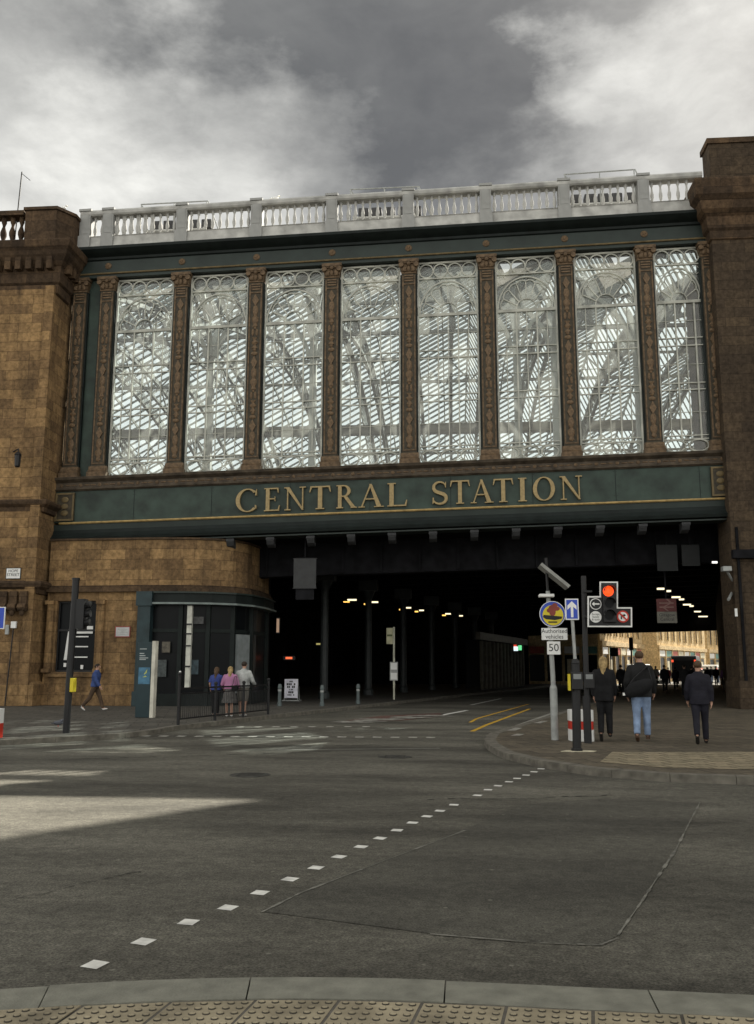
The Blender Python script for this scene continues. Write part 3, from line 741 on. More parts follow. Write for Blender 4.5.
pt=at(17,628,YT); eb=thing('junction_box','pale junction box with a grey conduit running down the left stone wall','junction box',(pt.x,YT-.24,pt.z))
m=MB(); m.box(-.11,.11,-.12,0,-.02,.26); m.build('cover',WPAINT,eb,bevel=.01)
m=MB(); m.box(-.36,-.2,-.08,0,-.28,.12); m.build('meter_box',GREY,eb,bevel=.01)
m=MB(); m.tube((-.02,-.03,-.02),(-.16,-.03,-pt.z+.02),.025); m.build('conduit',BLACK,eb)
ae=thing('aerial_mast','thin television aerial on the roof at the left edge','aerial',(at(17,205,YT+.6).x,YT+.6,20.3))
m=MB(); ztop=at(20,172,YT+.6).z-20.3; m.tube((0,0,0),(.12,0,ztop),.03,6); m.build('mast',BLACK,ae)
m=MB(); m.tube((.12,0,ztop-.08),(.55,0,ztop-.45),.015,6); m.ball((.12,-.03,1.9),.16,.05,.28); m.build('antenna',BLACK,ae)
# curved shop wing under the bridge
wing=thing('curved_station_wing','curved sandstone wing tucked under the bridge beside the big window','building',(-13,38,0))
curve=[(-17.3,37.75),(-14.9,37.65),(-13.35,37.55),(-12.3,37.55),(-11.2,37.65),(-10.2,37.95),(-9.4,38.5),(-8.95,39.4),(-8.75,40.8),(-8.75,43.2)]
def wall_band(line,z0,z1,out,mt,name,par,thick=.4,i0=0,i1=None,):
    L=line[i0:i1]; m=MB()
    outer=off(L,out); inn=off(L,-thick)
    m.xy(outer[::1]+inn[::-1],z0,z1); return m.build(name,mt,par,world=True)
zf0=at(145,604,37.6).z; zf1=at(145,589,37.6).z
Ztop=7.45
wall_band(curve,zf1+.02,Ztop-.45,0,ST_L,'wall',wing)
wall_band(curve,Ztop-.45,Ztop-.36,.06,ST_S,'band_course',wing)
wall_band(curve,zf1-.12,zf1+.02,.20,ST_S,'string_course',wing); wall_band(curve,zf1+.02,zf1+.16,.12,ST_S,'string_course_top',wing)
# ground floor of the wing: stone with a window, then dark green shopfront
wx0,wx1=at(55,640,37.7).x,at(95,640,37.7).x; wz0,wz1=at(70,672,37.7).z,at(70,601,37.7).z
m=MB()
def curY(x):
    for a,b in zip(curve,curve[1:]):
        if a[0]<=x<=b[0]: return a[1]+(b[1]-a[1])*(x-a[0])/(b[0]-a[0])
    return 37.6
xs=[-17.3,wx0-.12,wx1+.12,-12.95]
def seg(m,xa,xb,z0,z1,yo=0.0,th=.4):
    m.xy([(xa,curY(xa)+yo),(xb,curY(xb)+yo),(xb,curY(xb)+yo+th),(xa,curY(xa)+yo+th)],z0,z1)
seg(m,-17.3,wx0,0,zf1-.12); seg(m,wx0,wx1,0,wz0); seg(m,wx0,wx1,wz1,zf1-.12); seg(m,wx1,-14.0,0,zf1-.12)
seg(m,-14.0,-12.95,0,zf1-.12)
m.build('ground_floor_wall',ST_L,wing,world=True)
m=MB(); seg(m,-17.25,-12.95,0.0,.55,-.12,.11); seg(m,wx0-.3,wx1+.3,wz0-.2,wz0-.02,-.14,.13); m.build('plinth',ST_L,wing,world=True)
m=MB(); m.box(wx0,wx1,38.0,38.05,wz0,wz1); wn=m.build('window',SHOPG,wing,world=True)
m=MB()
for a,b,c,d in ((wx0,wx0+.07,wz0,wz1),(wx1-.07,wx1,wz0,wz1),(wx0+.07,wx1-.07,wz0,wz0+.07),(wx0+.07,wx1-.07,wz1-.07,wz1),(wx0+.07,wx1-.07,wz1-1.28,wz1-1.2)): m.box(a,b,37.9,37.998,c,d)
m.build('frame',BLACK,wn,world=True)
m=MB()   # things seen in the window: white poster strips
xw=lambda px: at(px,640,37.9).x
zw=lambda py: at(80,py,37.9).z
m.box(xw(76),xw(92),37.93,37.95,zw(633.5),zw(626)); 
for y0 in (636,646,656.5): m.box(xw(74),xw(88),37.93,37.95,zw(y0+1.2),zw(y0))
m.xz([(xw(64.5),zw(660)),(xw(67.5),zw(660)),(xw(68.5),zw(633)),(xw(67.5),zw(629))],37.93,37.95)
for px,py in ((56.5,665),(66,665),(83,667)): m.box(xw(px-1.3),xw(px+1.3),37.93,37.95,zw(py+2),zw(py-2))
m.build('poster_strips',WPAINT,wn,world=True)
for xa in (wx0-.42,wx1+.10): m=MB(); m.tube((xa+.16,curY(xa)-.05,wz0),(xa+.16,curY(xa)-.05,wz1-.15),.16,12); m.box(xa-.03,xa+.35,curY(xa)-.26,curY(xa)+.1,wz1-.15,wz1+.02); m.box(xa-.03,xa+.35,curY(xa)-.26,curY(xa)+.1,wz0-.02,wz0+.14); m.build('window_column',ST_L,wing,world=True)
pt=at(122,632,37.5); pq=thing('wall_plaque','pale rectangular plaque with red rim on the stone between window and green shopfront','plaque',(pt.x+.02,37.54,pt.z-.22))
m=MB(); m.box(-.33,.33,-.03,0.0,0,.46); m.build('rim',mat('faded_red',(.25,.06,.05),.6),pq); m=MB(); m.box(-.29,.29,-.035,-.03,.04,.42); m.build('face',mat('plaque_grey',(.42,.42,.42),.6),pq)
m=MB()
for z_,w_ in ((.33,.2),(.27,.16),(.21,.22),(.13,.12)): m.box(-w_,w_,-.037,-.0352,z_-.012,z_+.012)
m.build('text_lines',GREY,pq)
# shopfront
shop=thing('green_shopfront','dark green curved shopfront with deep fascia and shuttered bays under the bridge','shopfront',(-11,38,0))
sc=[(-12.95,37.55)]+curve[3:]
wall_band(sc,zf0+.05,zf1-.14,.28,DKGREEN,'fascia',shop,thick=.1)
wall_band(sc,zf0-.03,zf0+.05,.40,mat('fascia_edge',(.16,.19,.18),.4,noise=.2),'fascia_edge',shop,thick=.05)
wall_band(sc,zf1-.20,zf1-.13,.36,GREEN,'fascia_cap',shop,thick=.05)
wall_band(sc,.45,zf0,-.12,SHOPG,'shop_glazing',shop,thick=.05)
wall_band(sc,0,.5,.02,DKGREEN,'stall_riser',shop,thick=.2)
wall_band(sc,3.05,3.2,.0,DKGREEN,'transom_rail',shop,thick=.12)
BLG=mat('teal_green_paint',(.018,.034,.038),.5,noise=.3)
pl=MB(); pl.box(-13.1,-12.55,37.18,37.75,0,zf1-.13); pl.box(-13.16,-12.48,37.1,37.75,0,.6); pl.box(-13.16,-12.48,37.1,37.75,zf0-.1,zf1-.14); pl.build('end_pilaster',BLG,shop,world=True)
for (x,y) in ((-11.35,37.66),(-10.25,37.98),(-9.35,38.65),(-8.85,40.0),(-8.75,42.9)):
    m=MB(); m.box(x-.09,x+.09,y-.12,y+.1,0.0,zf0-.04); m.build('mullion',DKGREEN,shop,world=True)
# lit pale column and grey roller shutter panel
pc=at(193,640,38.2)
m=MB(); x=pc.x; m.box(x-.09,x+.11,37.5,37.7,.75,zf0-.08); m.build('pale_pillar',mat('pale_pillar_paint',(.50,.50,.44),.6,noise=.2,scale=5),shop,world=True)
m=MB()
for zq in (1.6,2.45,2.95,3.35): m.box(x-.11,x+.13,37.46,37.5,zq,zq+.06)
m.build('pillar_clips',BLACK,shop,world=True)
m=MB(); m.xy([(-9.25,38.75),(-8.9,39.65),(-8.82,39.62),(-9.17,38.72)],.5,3.0); m.build('roller_shutter',mat('shutter_grey',(.2,.22,.22),.5,noise=.2,scale=4),shop,world=True)
for (x,y,z_,w_,h_,c_) in ((-12.1,37.47,1.2,.5,.7,(.05,.06,.06)),(-11.9,37.47,2.2,.35,.45,(.09,.08,.06)),(-10.75,37.7,1.3,.4,.6,(.03,.05,.06)),(-10.7,37.7,3.4,.6,.3,(.05,.05,.05))):
    m=MB(); m.box(x-w_/2,x+w_/2,y-.01,y+.01,z_,z_+h_); m.build('poster',mat('poster_%d'%int(c_[0]*1000+z_*10),c_,.5,noise=.5,scale=9),shop,world=True)
# dark abutments under the deck
ab=thing('west_abutment','sooty brick wall along the far left side of the underpass','wall',(-20,60,0))
q=street((-22,46),48)
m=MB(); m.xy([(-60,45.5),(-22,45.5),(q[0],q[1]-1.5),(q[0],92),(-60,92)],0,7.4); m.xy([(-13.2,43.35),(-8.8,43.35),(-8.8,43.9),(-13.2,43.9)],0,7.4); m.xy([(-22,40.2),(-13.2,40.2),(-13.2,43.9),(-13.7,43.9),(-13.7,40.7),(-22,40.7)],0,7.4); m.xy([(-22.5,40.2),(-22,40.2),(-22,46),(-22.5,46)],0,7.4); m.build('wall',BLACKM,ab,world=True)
m=MB(); m.box(-40,7.6,90.4,91.2,0,7.38); m.build('daylight_block',BLACKM,ab,world=True)  # black wall added to shut out daylight behind the left side
for k in range(9):
    a=street((-21.4,46.6),k*4.8); m=MB(); m.box(a[0]-.35,a[0]+.35,a[1]-.35,a[1]+.35,.0,6.9); m.build('wall_pier',BLACKM,ab,world=True)
IRC=mat('iron_column_paint',(.035,.04,.04),.5,noise=.2)
for k in range(7):
    a=street((-6.6,47.5),k*6.6); c=thing('iron_column','cast iron column along the left kerb inside the dark underpass','column',(a[0],a[1],0),group='iron columns in the underpass')
    m=MB(); m.lathe([(.30,0),(.30,.3),(.22,.4),(.20,5.6),(.30,5.8),(.42,6.1)],(0,0,0),14); m.build('shaft',IRC,c); m=MB(); m.box(-.55,.55,-.55,.55,6.1,6.74); m.build('capital',IRC,c)
ab2=thing('east_abutment','dark stone wall along the right side of the underpass behind the walking people','wall',(20,60,0))
XP=11.52
q=street((XP+.3,39.6),54)
m=MB(); m.xy([(XP+.3,39.6),(60,39.6),(60,92.2),(q[0],q[1])],0,7.4); m.build('wall',ST_S,ab2,world=True)
# ================================================================ RIGHT PIER
YP=37.7
pier=thing('sandstone_pier','dark weathered sandstone pier with black cornice at the right end of the bridge','pier',(XP,YP,0))
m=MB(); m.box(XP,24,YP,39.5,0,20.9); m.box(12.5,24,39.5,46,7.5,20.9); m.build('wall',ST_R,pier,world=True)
m=MB(); m.box(XP-.10,24,YP-.14,39.4,0,1.1); m.build('plinth',ST_R,pier,world=True)
def wrapR(prof,name,mt):
    m=MB(); n=len(prof); base=0
    A=[(30,YP-o,z) for o,z in prof]; Bv=[(XP-o,YP-o,z) for o,z in prof]; Cv=[(XP-o,39.4,z) for o,z in prof]
    m.v+=A+Bv+Cv
    for i in range(n-1):
        m.f.append((i,n+i,n+i+1,i+1)); m.m.append(0); m.f.append((n+i,2*n+i,2*n+i+1,n+i+1)); m.m.append(0)
    m.v+=[(30,39.4,prof[-1][1]),(30,39.4,prof[0][1])]; t=len(m.v)-2
    m.f.append((n-1,2*n-1,3*n-1,t)); m.m.append(0); m.f.append((0,t+1,2*n,n)); m.m.append(0)
    return m.build(name,mt,pier,world=True)
wrapR([(.0,19.9),(.08,19.95),(.10,20.3),(.2,20.4),(.24,20.9),(.5,21.15),(.58,21.5),(.76,21.7),(.82,22.35),(.78,22.45),(.3,22.47)],'cornice',ST_S)
m=MB()
zpt=at(708,139,YP+.2).z
m=MB(); m.box(XP+.18,30,YP+.2,38.9,22.46,zpt-.25); m.build('parapet_block',ST_R,pier,world=True)
m=MB(); m.box(XP+.10,30,YP+.12,38.98,zpt-.25,zpt); m.build('parapet_cap',ST_S,pier,world=True)
m=MB(); m.box(XP+.16,XP+.26,YP-.1,YP-.002,.1,7.3); dp=m.build('down_pipe',BLACKM,pier,world=True)
m=MB(); m.box(XP-.05,XP+1.3,YP-.3,YP-.002,6.0,6.35); m.build('ledge',BLACKM,pier,world=True)
lp=at(722,577,YP-.3); wl_=thing('floodlight','small floodlight with angled arms on the side of the right stone pier','lamp',(XP,YP,lp.z))
m=MB(); m.tube((0,.2,-.1),(-.35,-.2,.3),.05); m.tube((0,.4,-.6),(-.3,-.1,-.9),.06); m.build('arm',GREY,wl_)
m=MB(); m.box(-.55,-.2,-.5,-.15,.22,.42); m.build('head',GREY,wl_,bevel=.02)
m=MB(); m.box(-.75,-.55,.2,.3,.62,.70); m.build('lens',emat('lens_glow',(1,.97,.9),1.2),wl_)
st=thing('wall_notice','tiny white notice on the edge of the right stone pier','sign',(at(736,612.5,YP-.02).x,YP-.02,at(736,612.5,YP).z)); m=MB(); m.box(-.05,.05,-.03,0,-.16,.16); m.build('plate',WPAINT,st)

# added unseen block past the right edge, shaped to keep sun off the junction
off_=thing('unseen_sun_block','unseen stone block added behind the right pier to shade the junction','building',(30,46,0))
m=MB(); m.box(24.4,85,41,50,0,52); m.build('wall',ST_F,off_,world=True)
for zf in range(8):
    for xf in range(10):
        m=MB(); m.box(27+xf*5,29.4+xf*5,40.93,40.99,3+zf*6,6.4+zf*6); m.build('window',SHOPG,off_,world=True)
# ================================================================ THINGS ON THE ROOF BEHIND THE BALUSTRADE
DUCT=mat('dark_duct',(.05,.05,.052),.6,noise=.3); PIPEW=mat('pale_pipe',(.5,.5,.48),.5,noise=.2)
def roof_plant(pa,pb,ypa,ypb,label):
    Y=D+.35; a=at(pa,ypa,Y); b=at(pb,ypb,Y); zb=21.14+K*a.x
    t=thing('rooftop_plant',label,'rooftop plant',(a.x,Y,zb),group='rooftop plant behind the balustrade'); L=b.x-a.x; za=a.z-zb; zb2=b.z-zb
    m=MB(); m.tube((0,0,za),(L,0,zb2),.03,6); m.tube((0,1,za),(L,1,zb2),.03,6)
    for x,z in ((.03,za),(L*.5,(za+zb2)/2),(L-.05,zb2)): m.tube((x,0,0.05),(x,0,z),.028,6)
    m.tube((L,0,zb2),(L+.9,0,.2),.028,6); m.tube((0,0,za),(.35,0,za-.5),.028,6); m.build('handrail',GREY,t)
    m=MB()
    n=int(L/.62)
    for i in range(n): m=MB(); m.box(.35+i*.62,.83+i*.62,.45,.95,1.52,1.98); m.build('duct_unit',DUCT,t,bevel=.03)
    m=MB()
    for i in range(n+1): m.tube((.3+i*.6,.3,1.0),(.75+i*.6,.5,1.35),.07,8)
    m.tube((.2,.4,1.42),(L*.95,.4,1.42),.07,8); m.tube((.2,.3,1.05),(L*.95,.3,1.05),.11,8); m.box(.1,.2,.3,.9,0.0,1.5); m.box(L-.3,L-.2,.3,.9,0,1.5); m.build('pipework',PIPEW,t)
roof_plant(141,208,204.5,201,'dark units and pale pipes with handrail, leftmost behind the white balustrade')
roof_plant(350,419,189.5,186.5,'dark units and pale pipes with handrail behind the middle of the white balustrade')
roof_plant(564,635,174.5,169.5,'dark units and pale pipes with handrail, rightmost, near the dark pier')
def gull(px,py,Y,label):
    p=at(px,py,Y); t=thing('seagull',label,'bird',tuple(p)); 
    m=MB(); m.ball((0,0,.14),.16,.07,.075,10,6); m.ball((.15,0,.24),.05,.045,.05,8,6); m.xz([(-.15,.13),(-.28,.1),(-.15,.18)],-.03,.03); m.build('body',WPAINT,t,smooth=True)
    m=MB(); m.tube((.19,0,.235),(.25,0,.22),.012,6,.003); m.tube((.0,.02,.08),(.0,.02,0),.006,6); m.tube((.0,-.02,.08),(.0,-.02,0),.006,6); m.build('beak_and_legs',YELS,t)
    return t
pp=at(62,206,YT); g_=gull(62,206,YT,'seagull perched on top of the left stone parapet block'); g_.location=(pp.x,YT+.1,22.16)
pp=at(275,199,D-.45); g_=gull(275,199,D-.45,'seagull perched on the rail of the white balustrade'); g_.location=(pp.x,D-.45,23.02+K*pp.x)
# ================================================================ UNDERPASS LIGHTS AND SIGNS
lampm=emat('warm_tube_light',(1,.86,.55),1.7); lampo=emat('sodium_light',(1,.55,.12),2.0)
def tunnel_lamp(px,py,warm,w,label,grp,zz=6.6):
    d=ray(px,py); t=(zz-1.6)/d.z; p=EYE+d*t
    o=thing('ceiling_light',label,'light',tuple(p),group=grp)
    m=MB(); m.box(-w/2,w/2,-.15,.15,-.10,0); m.build('diffuser',warm,o); m=MB(); m.box(-w/2-.05,w/2+.05,-.2,.2,0,.12); m.build('casing',BLACK,o)
for px,py,w in ((661,588,.9),(668.5,590.3,.5),(676,596.5,1.1),(681.5,598.7,.6),(687,604,1.1),(691.5,605.5,.5),(696,611,.5),(699,611,.5),(703,616,1.6),(708.5,619,1.1),(710,620.5,.8),(715,624,1.8)):
    tunnel_lamp(px,py,lampm,w*.5,'small ceiling light in the row receding above the right pavement of the underpass','row of ceiling lights over the right pavement')
for px,py,w,mm in ((352,599.2,1.3,lampm),(346.5,601,.9,lampo),(374.5,601.5,1.1,lampm),(367.5,603.5,1.1,lampo),(407.5,607.2,1.2,lampm),(401.5,609,.8,lampo),(421.5,609.8,.8,lampm),(416.5,611,.6,lampo),(448.5,613.3,1.2,lampm),(444,614.8,.7,lampo),(461,615.3,.7,lampm),(383,621.5,.5,lampm)):
    tunnel_lamp(px,py,mm,w*.5,'small twin toned ceiling light over the dark carriageway of the underpass','ceiling lights over the carriageway')
def panel_at(name,label,cat,pa,pb,Y,mt,th=.05,group=None,frame=None):
    a=at(pa[0],pa[1],Y); b=at(pb[0],pb[1],Y)
    t=thing(name,label,cat,((a.x+b.x)/2,Y,b.z),group=group); w=b.x-a.x; h=a.z-b.z
    m=MB(); m.box(-w/2,w/2,-th,0,0,h); m.build('panel',mt,t)
    if frame: m=MB(); m.box(-w/2-.03,w/2+.03,-th*.9,.02,-.03,0); m.box(-w/2-.03,w/2+.03,-th*.9,.02,h,h+.03); m.build('frame',frame,t)
    return t,w,h
t,w,h=panel_at('hanging_board','plain grey board hanging under the bridge girder left of centre','board',(294,559),(316,588),38.9,mat('board_grey',(.034,.035,.036),.6,noise=.2),frame=BLACK)
m=MB(); m.box(-.03,.03,-.03,.03,h,h+.9); m.build('hanger',BLACKM,t); m=MB(); m.box(-.4,.4,.02,.1,-.5,-.03); m.build('lower_box',BLACKM,t)
t,w,h=panel_at('hanging_board','faint dark grey board under the bridge, left one of the pair at the right','board',(656,545),(678,571),40.2,mat('board_dark',(.010,.0115,.012),.6,noise=.2))
m=MB(); m.box(-.03,.03,-.03,.03,h,h+.4); m.build('hanger',BLACKM,t)
t,w,h=panel_at('hanging_board','faint dark grey board under the bridge, right one of the pair','board',(681,545),(700,566),40.2,MATS['board_dark'])
m=MB(); m.box(-.03,.03,-.03,.03,h,h+.4); m.build('hanger',BLACKM,t)
# rail sign
a=at(656,599,41); b=at(677,623,41)
rs=thing('station_sign','dim red railway double arrow sign with pale name panel hanging in the underpass','sign',((a.x+b.x)/2,41,b.z)); w=b.x-a.x; h=a.z-b.z
m=MB(); m.box(-w/2,w/2,-.06,0,h*.47,h); m.build('red_panel',mat('dull_red',(.085,.018,.016),.5),rs)
m=MB(); m.box(-w/2,w/2,-.061,0,0,h*.465); m.build('name_panel',mat('dull_cream',(.12,.115,.095),.5),rs)
m=MB(); zc=h*.74
for dz in (.09,-.09): m.box(-w*.36,w*.36,-.075,-.061,zc+dz-.03,zc+dz+.03)
m.xz([(-.02,zc+.27),(.06,zc+.27),(.26,zc+.09),(.16,zc+.09)],-.078,-.076); m.xz([(.16,zc+.09),(.24,zc+.09),(-.1,zc-.09),(-.2,zc-.09)],-.081,-.079); m.xz([(-.2,zc-.09),(-.1,zc-.09),(.1,zc-.27),(.02,zc-.27)],-.084,-.082)
m.build('double_arrow',mat('faded_pink',(.15,.08,.07),.5),rs)
text_obj('lettering','Glasgow\nCentral',.2,BLACK,rs,(0,-.064,h*.24),ext=.002)
m=MB(); m.box(-.04,.04,-.04,.0,h,7.3-b.z); m.build('hanger',BLACKM,rs)
# ================================================================ LETTERING ON THE SIGN
def stroke(pts,wd):
    """variable width stroke -> polygon"""
    L=[];Rr=[]
    for i,p in enumerate(pts):
        a=Vector(pts[max(0,i-1)]); b=Vector(pts[min(len(pts)-1,i+1)]); d=(b-a).normalized(); n=Vector((-d.y,d.x)); w=wd[i]/2
        L.append((p[0]+n.x*w,p[1]+n.y*w)); Rr.append((p[0]-n.x*w,p[1]-n.y*w))
    out=[]
    for i in range(len(pts)-1): out.append([L[i],L[i+1],Rr[i+1],Rr[i]])
    return out
def ring(cx,cz,ro,rzo,ri,rzi,a0,a1,n=22):
    out=[]
    for i in range(n):
        t0=a0+(a1-a0)*i/n; t1=a0+(a1-a0)*(i+1)/n
        out.append([(cx+ro*math.cos(t0),cz+rzo*math.sin(t0)),(cx+ro*math.cos(t1),cz+rzo*math.sin(t1)),(cx+ri*math.cos(t1),cz+rzi*math.sin(t1)),(cx+ri*math.cos(t0),cz+rzi*math.sin(t0))])
    return out
def rect(a,b,c,d): return [(a,c),(b,c),(b,d),(a,d)]
def stem(x,w=.15,z0=0,z1=1,s=.07): return [rect(x,x+w,z0,z1),rect(x-s,x+w+s,z0,z0+.045),rect(x-s,x+w+s,z1-.045,z1)]
def glyph(c):
    if c=='I': return stem(.08),.31
    if c=='L': return stem(.07)+[rect(.2,.66,0,.055),[(.6,.05),(.66,.05),(.69,.26),(.66,.26)]],.70
    if c=='E': return stem(.07)+[rect(.2,.62,0,.055),rect(.2,.58,.945,1),rect(.2,.46,.5,.55),[(.56,.05),(.62,.05),(.65,.24),(.62,.24)],[(.52,.95),(.58,.95),(.59,.78),(.565,.78)],[(.43,.43),(.46,.43),(.46,.62),(.43,.62)]],.66
    if c=='T': return [rect(.31,.46,0,1),rect(.23,.54,0,.045),rect(.03,.74,.94,1),[(.03,.95),(.09,.95),(.03,.74),(.0,.74)],[(.74,.95),(.68,.95),(.74,.74),(.77,.74)]],.77
    if c=='N': return [rect(.10,.15,0,1),rect(0,.25,0,.045),rect(-.02,.12,.955,1),[(.02,1),(.20,1),(.82,.0),(.74,0.0)],rect(.74,.79,.05,1),rect(.63,.90,.955,1)],.90
    if c=='A': return [[(.07,0),(.12,0),(.44,.92),(.41,1)],[(.38,1),(.47,1),(.84,0),(.66,0)],rect(.2,.66,.33,.38),rect(-.02,.22,0,.04),rect(.56,.92,0,.04)],.92
    if c=='R': return stem(.07)+ring(.30,.745,.30,.255,.16,.205,PI/2,-PI/2,14)+[rect(.2,.32,.945,1),rect(.2,.32,.49,.54),[(.30,.5),(.46,.5),(.80,.04),(.62,.04)],rect(.60,.86,0,.045)],.84
    if c=='O': return ring(.43,.5,.43,.51,.275,.465,0,2*PI,36),.86
    if c=='C': return ring(.46,.5,.45,.51,.30,.46,.24*PI,1.76*PI,32)+[[(.74,.70),(.80,.70),(.80,.98),(.765,.92)],[(.74,.30),(.80,.26),(.79,.12),(.74,.18)]],.82
    if c=='S':
        pts=[];wd=[]
        for i in range(13):
            a=.12*PI+(1.38-.12)*PI*i/12; pts.append((.30+.22*math.cos(a),.74+.225*math.sin(a))); wd.append(.05+.09*(i/12)**1.2)
        for i in range(1,14):
            a=.42*PI-(.42+.88)*PI*i/13; pts.append((.30+.235*math.cos(a),.255+.225*math.sin(a))); wd.append(.15-.10*(i/13))
        pts=pts
        return stroke(pts,wd)+[[(.49,.72),(.53,.72),(.53,.98),(.50,.93)],[(.04,.02),(.08,.08),(.09,.30),(.04,.30)]],.58
    return [],.3
lets=[('C',236,257.5),('E',264.5,280.5),('N',285,306),('T',309.5,331),('R',336.5,356.5),('A',359,384),('L',387.5,407.5),('S',431.5,447.5),('T',450,470),('A',471,493.5),('T',493,513.5),('I',518,527),('O',533,555),('N',560.5,582.5)]
for ch,pa,pb in lets:
    polys,w=glyph(ch); yy=505-(pa-236)*.0265*1.45
    xa=at(pa,497,D-.4).x; xb=at(pb,497,D-.4).x; sx=(xb-xa)/w; H=1.02
    m=MB()
    for k,pg in enumerate(polys):
        m.cur=0; m.xz([(x*sx,z*H) for x,z in pg],-.13-.0004*k,0)
    o=m.build('letter',GOLDL,sign,loc=(xa,-.352,8.49+K*xa))
    for v in o.data.vertices: v.co.z+=K*v.co.x
# ================================================================ FAR END OF THE STREET
def far_building(name,label,p0,L,h,nst,mt,ang,bay=2.6):
    t=thing(name,label,'building',(p0[0],p0[1],RZ),ang)
    m=MB(); m.box(0,L,0,3,0,h); m.build('wall',mt,t)
    m=MB(); m.box(-.1,L+.1,-.35,-.002,h-.5,h); m.build('cornice',mt,t); m=MB(); m.box(0,L,-.25,-.002,4.0,4.5); m.build('string_course',mt,t)
    # dark sash windows, taller on the first floor
    n=int(L/bay)
    w=MB(); fr=MB()
    for s in range(nst):
        z0=5.2+s*3.8
        for i in range(n):
            x=bay*(i+.5)+.1; w=MB(); fr=MB(); w.box(x-.45,x+.45,-.012,.002,z0,z0+2.3)
            fr.box(x-.6,x-.45,-.12,-.002,z0-.1,z0+2.5); fr.box(x+.45,x+.6,-.12,-.002,z0-.1,z0+2.5); fr.box(x-.7,x+.7,-.2,-.002,z0+2.5,z0+2.7); wo=w.build('window',SHOPG,t); fr.build('surround',mt,wo)

    for i in range(n):
        x=bay*(i+.5)+.1; sh=MB(); sf=MB(); sgn=MB(); sh.box(x-bay*.42,x+bay*.42,-.02,.002,.4,3.0); sf.box(x-bay*.5,x-bay*.43,-.2,-.003,0,4.0)
        sgn.cur=i%4; sgn.box(x-bay*.42,x+bay*.42,-.15,-.022,3.15,3.85)
        if i%3==1: sgn.cur=3; sgn.box(x-.5,x+.5,-.05,-.022,1.2,2.6)
        sh.build('shop_window',SHOPG,t); sf.build('shop_pilaster',mt,t)
        sgn.build('shop_sign',[WPAINT,mat('far_teal',(.1,.25,.22),.5),mat('far_red',(.4,.08,.05),.5),mat('far_cream',(.6,.55,.4),.5)],t)
    return t
fa=math.atan2(.914,.406)
far_building('sandstone_tenement','dim shaded tenement end with shopfronts at the left of the far opening',(4.2,93.4),10.6,15,3,ST_F,0,1.75)
far_building('sandstone_tenement','sunlit golden tenement with columned windows seen through the left of the far opening',(15.3,95.2),19.5,19,4,ST_F,fa)
far_building('sandstone_tenement','sunlit golden tenement with columned windows seen in the middle of the far opening',(25.2,114),26,22,4,stone('honey_sandstone',(.72,.56,.32),(.58,.44,.25),(.3,.2,.12),1.1,.45,.3),fa-.06,3.1)
far_building('sandstone_tenement','sunlit pale tenement at the right of the far opening next to the pier',(38,139),44,21,4,ST_F,fa-.14,2.9)
# colonnade of shop fronts along the left towards the opening
cn=thing('shopfront_row','row of dim shopfronts with pale fascia at the far left end of the underpass','shopfront',(2.3,69,0))
m=MB(); m2_=MB(); m3_=MB()
base=(2.3,69.0)
for k in range(13):
    a=street(base,k*1.35); m=MB(); m.tube((a[0],a[1],0),(a[0],a[1],3.6),.14,8); m.build('column',mat('dim_column_paint',(.12,.11,.085),.6),cn,world=True)
a=street(base,-1); b=street(base,18)
m2_.bar((a[0],a[1],3.95),(b[0],b[1],3.95),.35,.55,up=(0,0,1)); m3_.bar((a[0]-.9,a[1]+.2,1.9),(b[0]-.9,b[1]+.2,1.9),.1,3.6,up=(0,0,1))
m2_.build('fascia',mat('pale_fascia',(.10,.09,.07),.6),cn,world=True); m3_.build('shop_glazing',BLACKM,cn,world=True)
# vehicles far off
def vehicle(name,label,cat,loc,rz,L,W,H,body,bus=False):
    t=thing(name,label,cat,loc,rz)
    # rear at y=0, front at y=L
    m=MB()
    if bus: pr=[(0,.35),(0,H-.15),(.2,H),(L-.3,H),(L,H-.5),(L,.35)]
    else: pr=[(0,.4),(0,.95),(.25,H-.12),(.7,H),(L*.6,H),(L*.74,1.05),(L-.1,.9),(L,.4)]
    m.yz(pr,-W/2,W/2); m.build('body',body,t,bevel=.04)
    m=MB()
    if bus: m.box(-W/2+.2,W/2-.2,-.02,-.001,1.4,H-.5)
    else: m.quad((-W/2+.2,.03,1.0),(W/2-.2,.03,1.0),(W/2-.25,.22,H-.2),(-W/2+.25,.22,H-.2)); 
    m.box(-W/2-.012,-W/2-.002,.9,L*.6,1.05,H-.3); m.box(W/2+.002,W/2+.012,.9,L*.6,1.05,H-.3); m.build('window',SHOPG,t)
    for sx in (-1,1):
        m=MB(); z=1.0 if not bus else H-.55; m.box(sx*(W/2-.12)-.09,sx*(W/2-.12)+.09,-.03,-.002,z-.12,z+.12); m.build('tail_light',emat('tail_red',(1,.08,.03),1.5),t)
        for y in (L*.18,L*.8):
            m=MB(); m.tube((sx*(W/2-.22),y,.34),(sx*(W/2+.01),y,.34),.34,14); m.build('wheel',BLACK,t)
    m=MB(); m.box(-.26,.26,-.03,-.004,.55,.67); m.build('number_plate',YELS,t)
    return t
def atY(px,Y): return at(px,667,Y).x
vehicle('bus','dark single deck bus seen from behind in the far opening','bus',(atY(684,97),97,RZ),-.30,9,2.45,3.0,mat('dark_bus_paint',(.02,.02,.025),.35),True)
vehicle('parked_van','white van parked beyond the underpass at the right','van',(atY(709,112),112,RZ),-.3,5,1.9,2.1,WPAINT,True)
vehicle('parked_car','small dark red car beyond the underpass left of the bus','car',(atY(659,104),104,RZ),-.3,4.1,1.75,1.45,mat('dark_red_paint',(.2,.03,.03),.3))
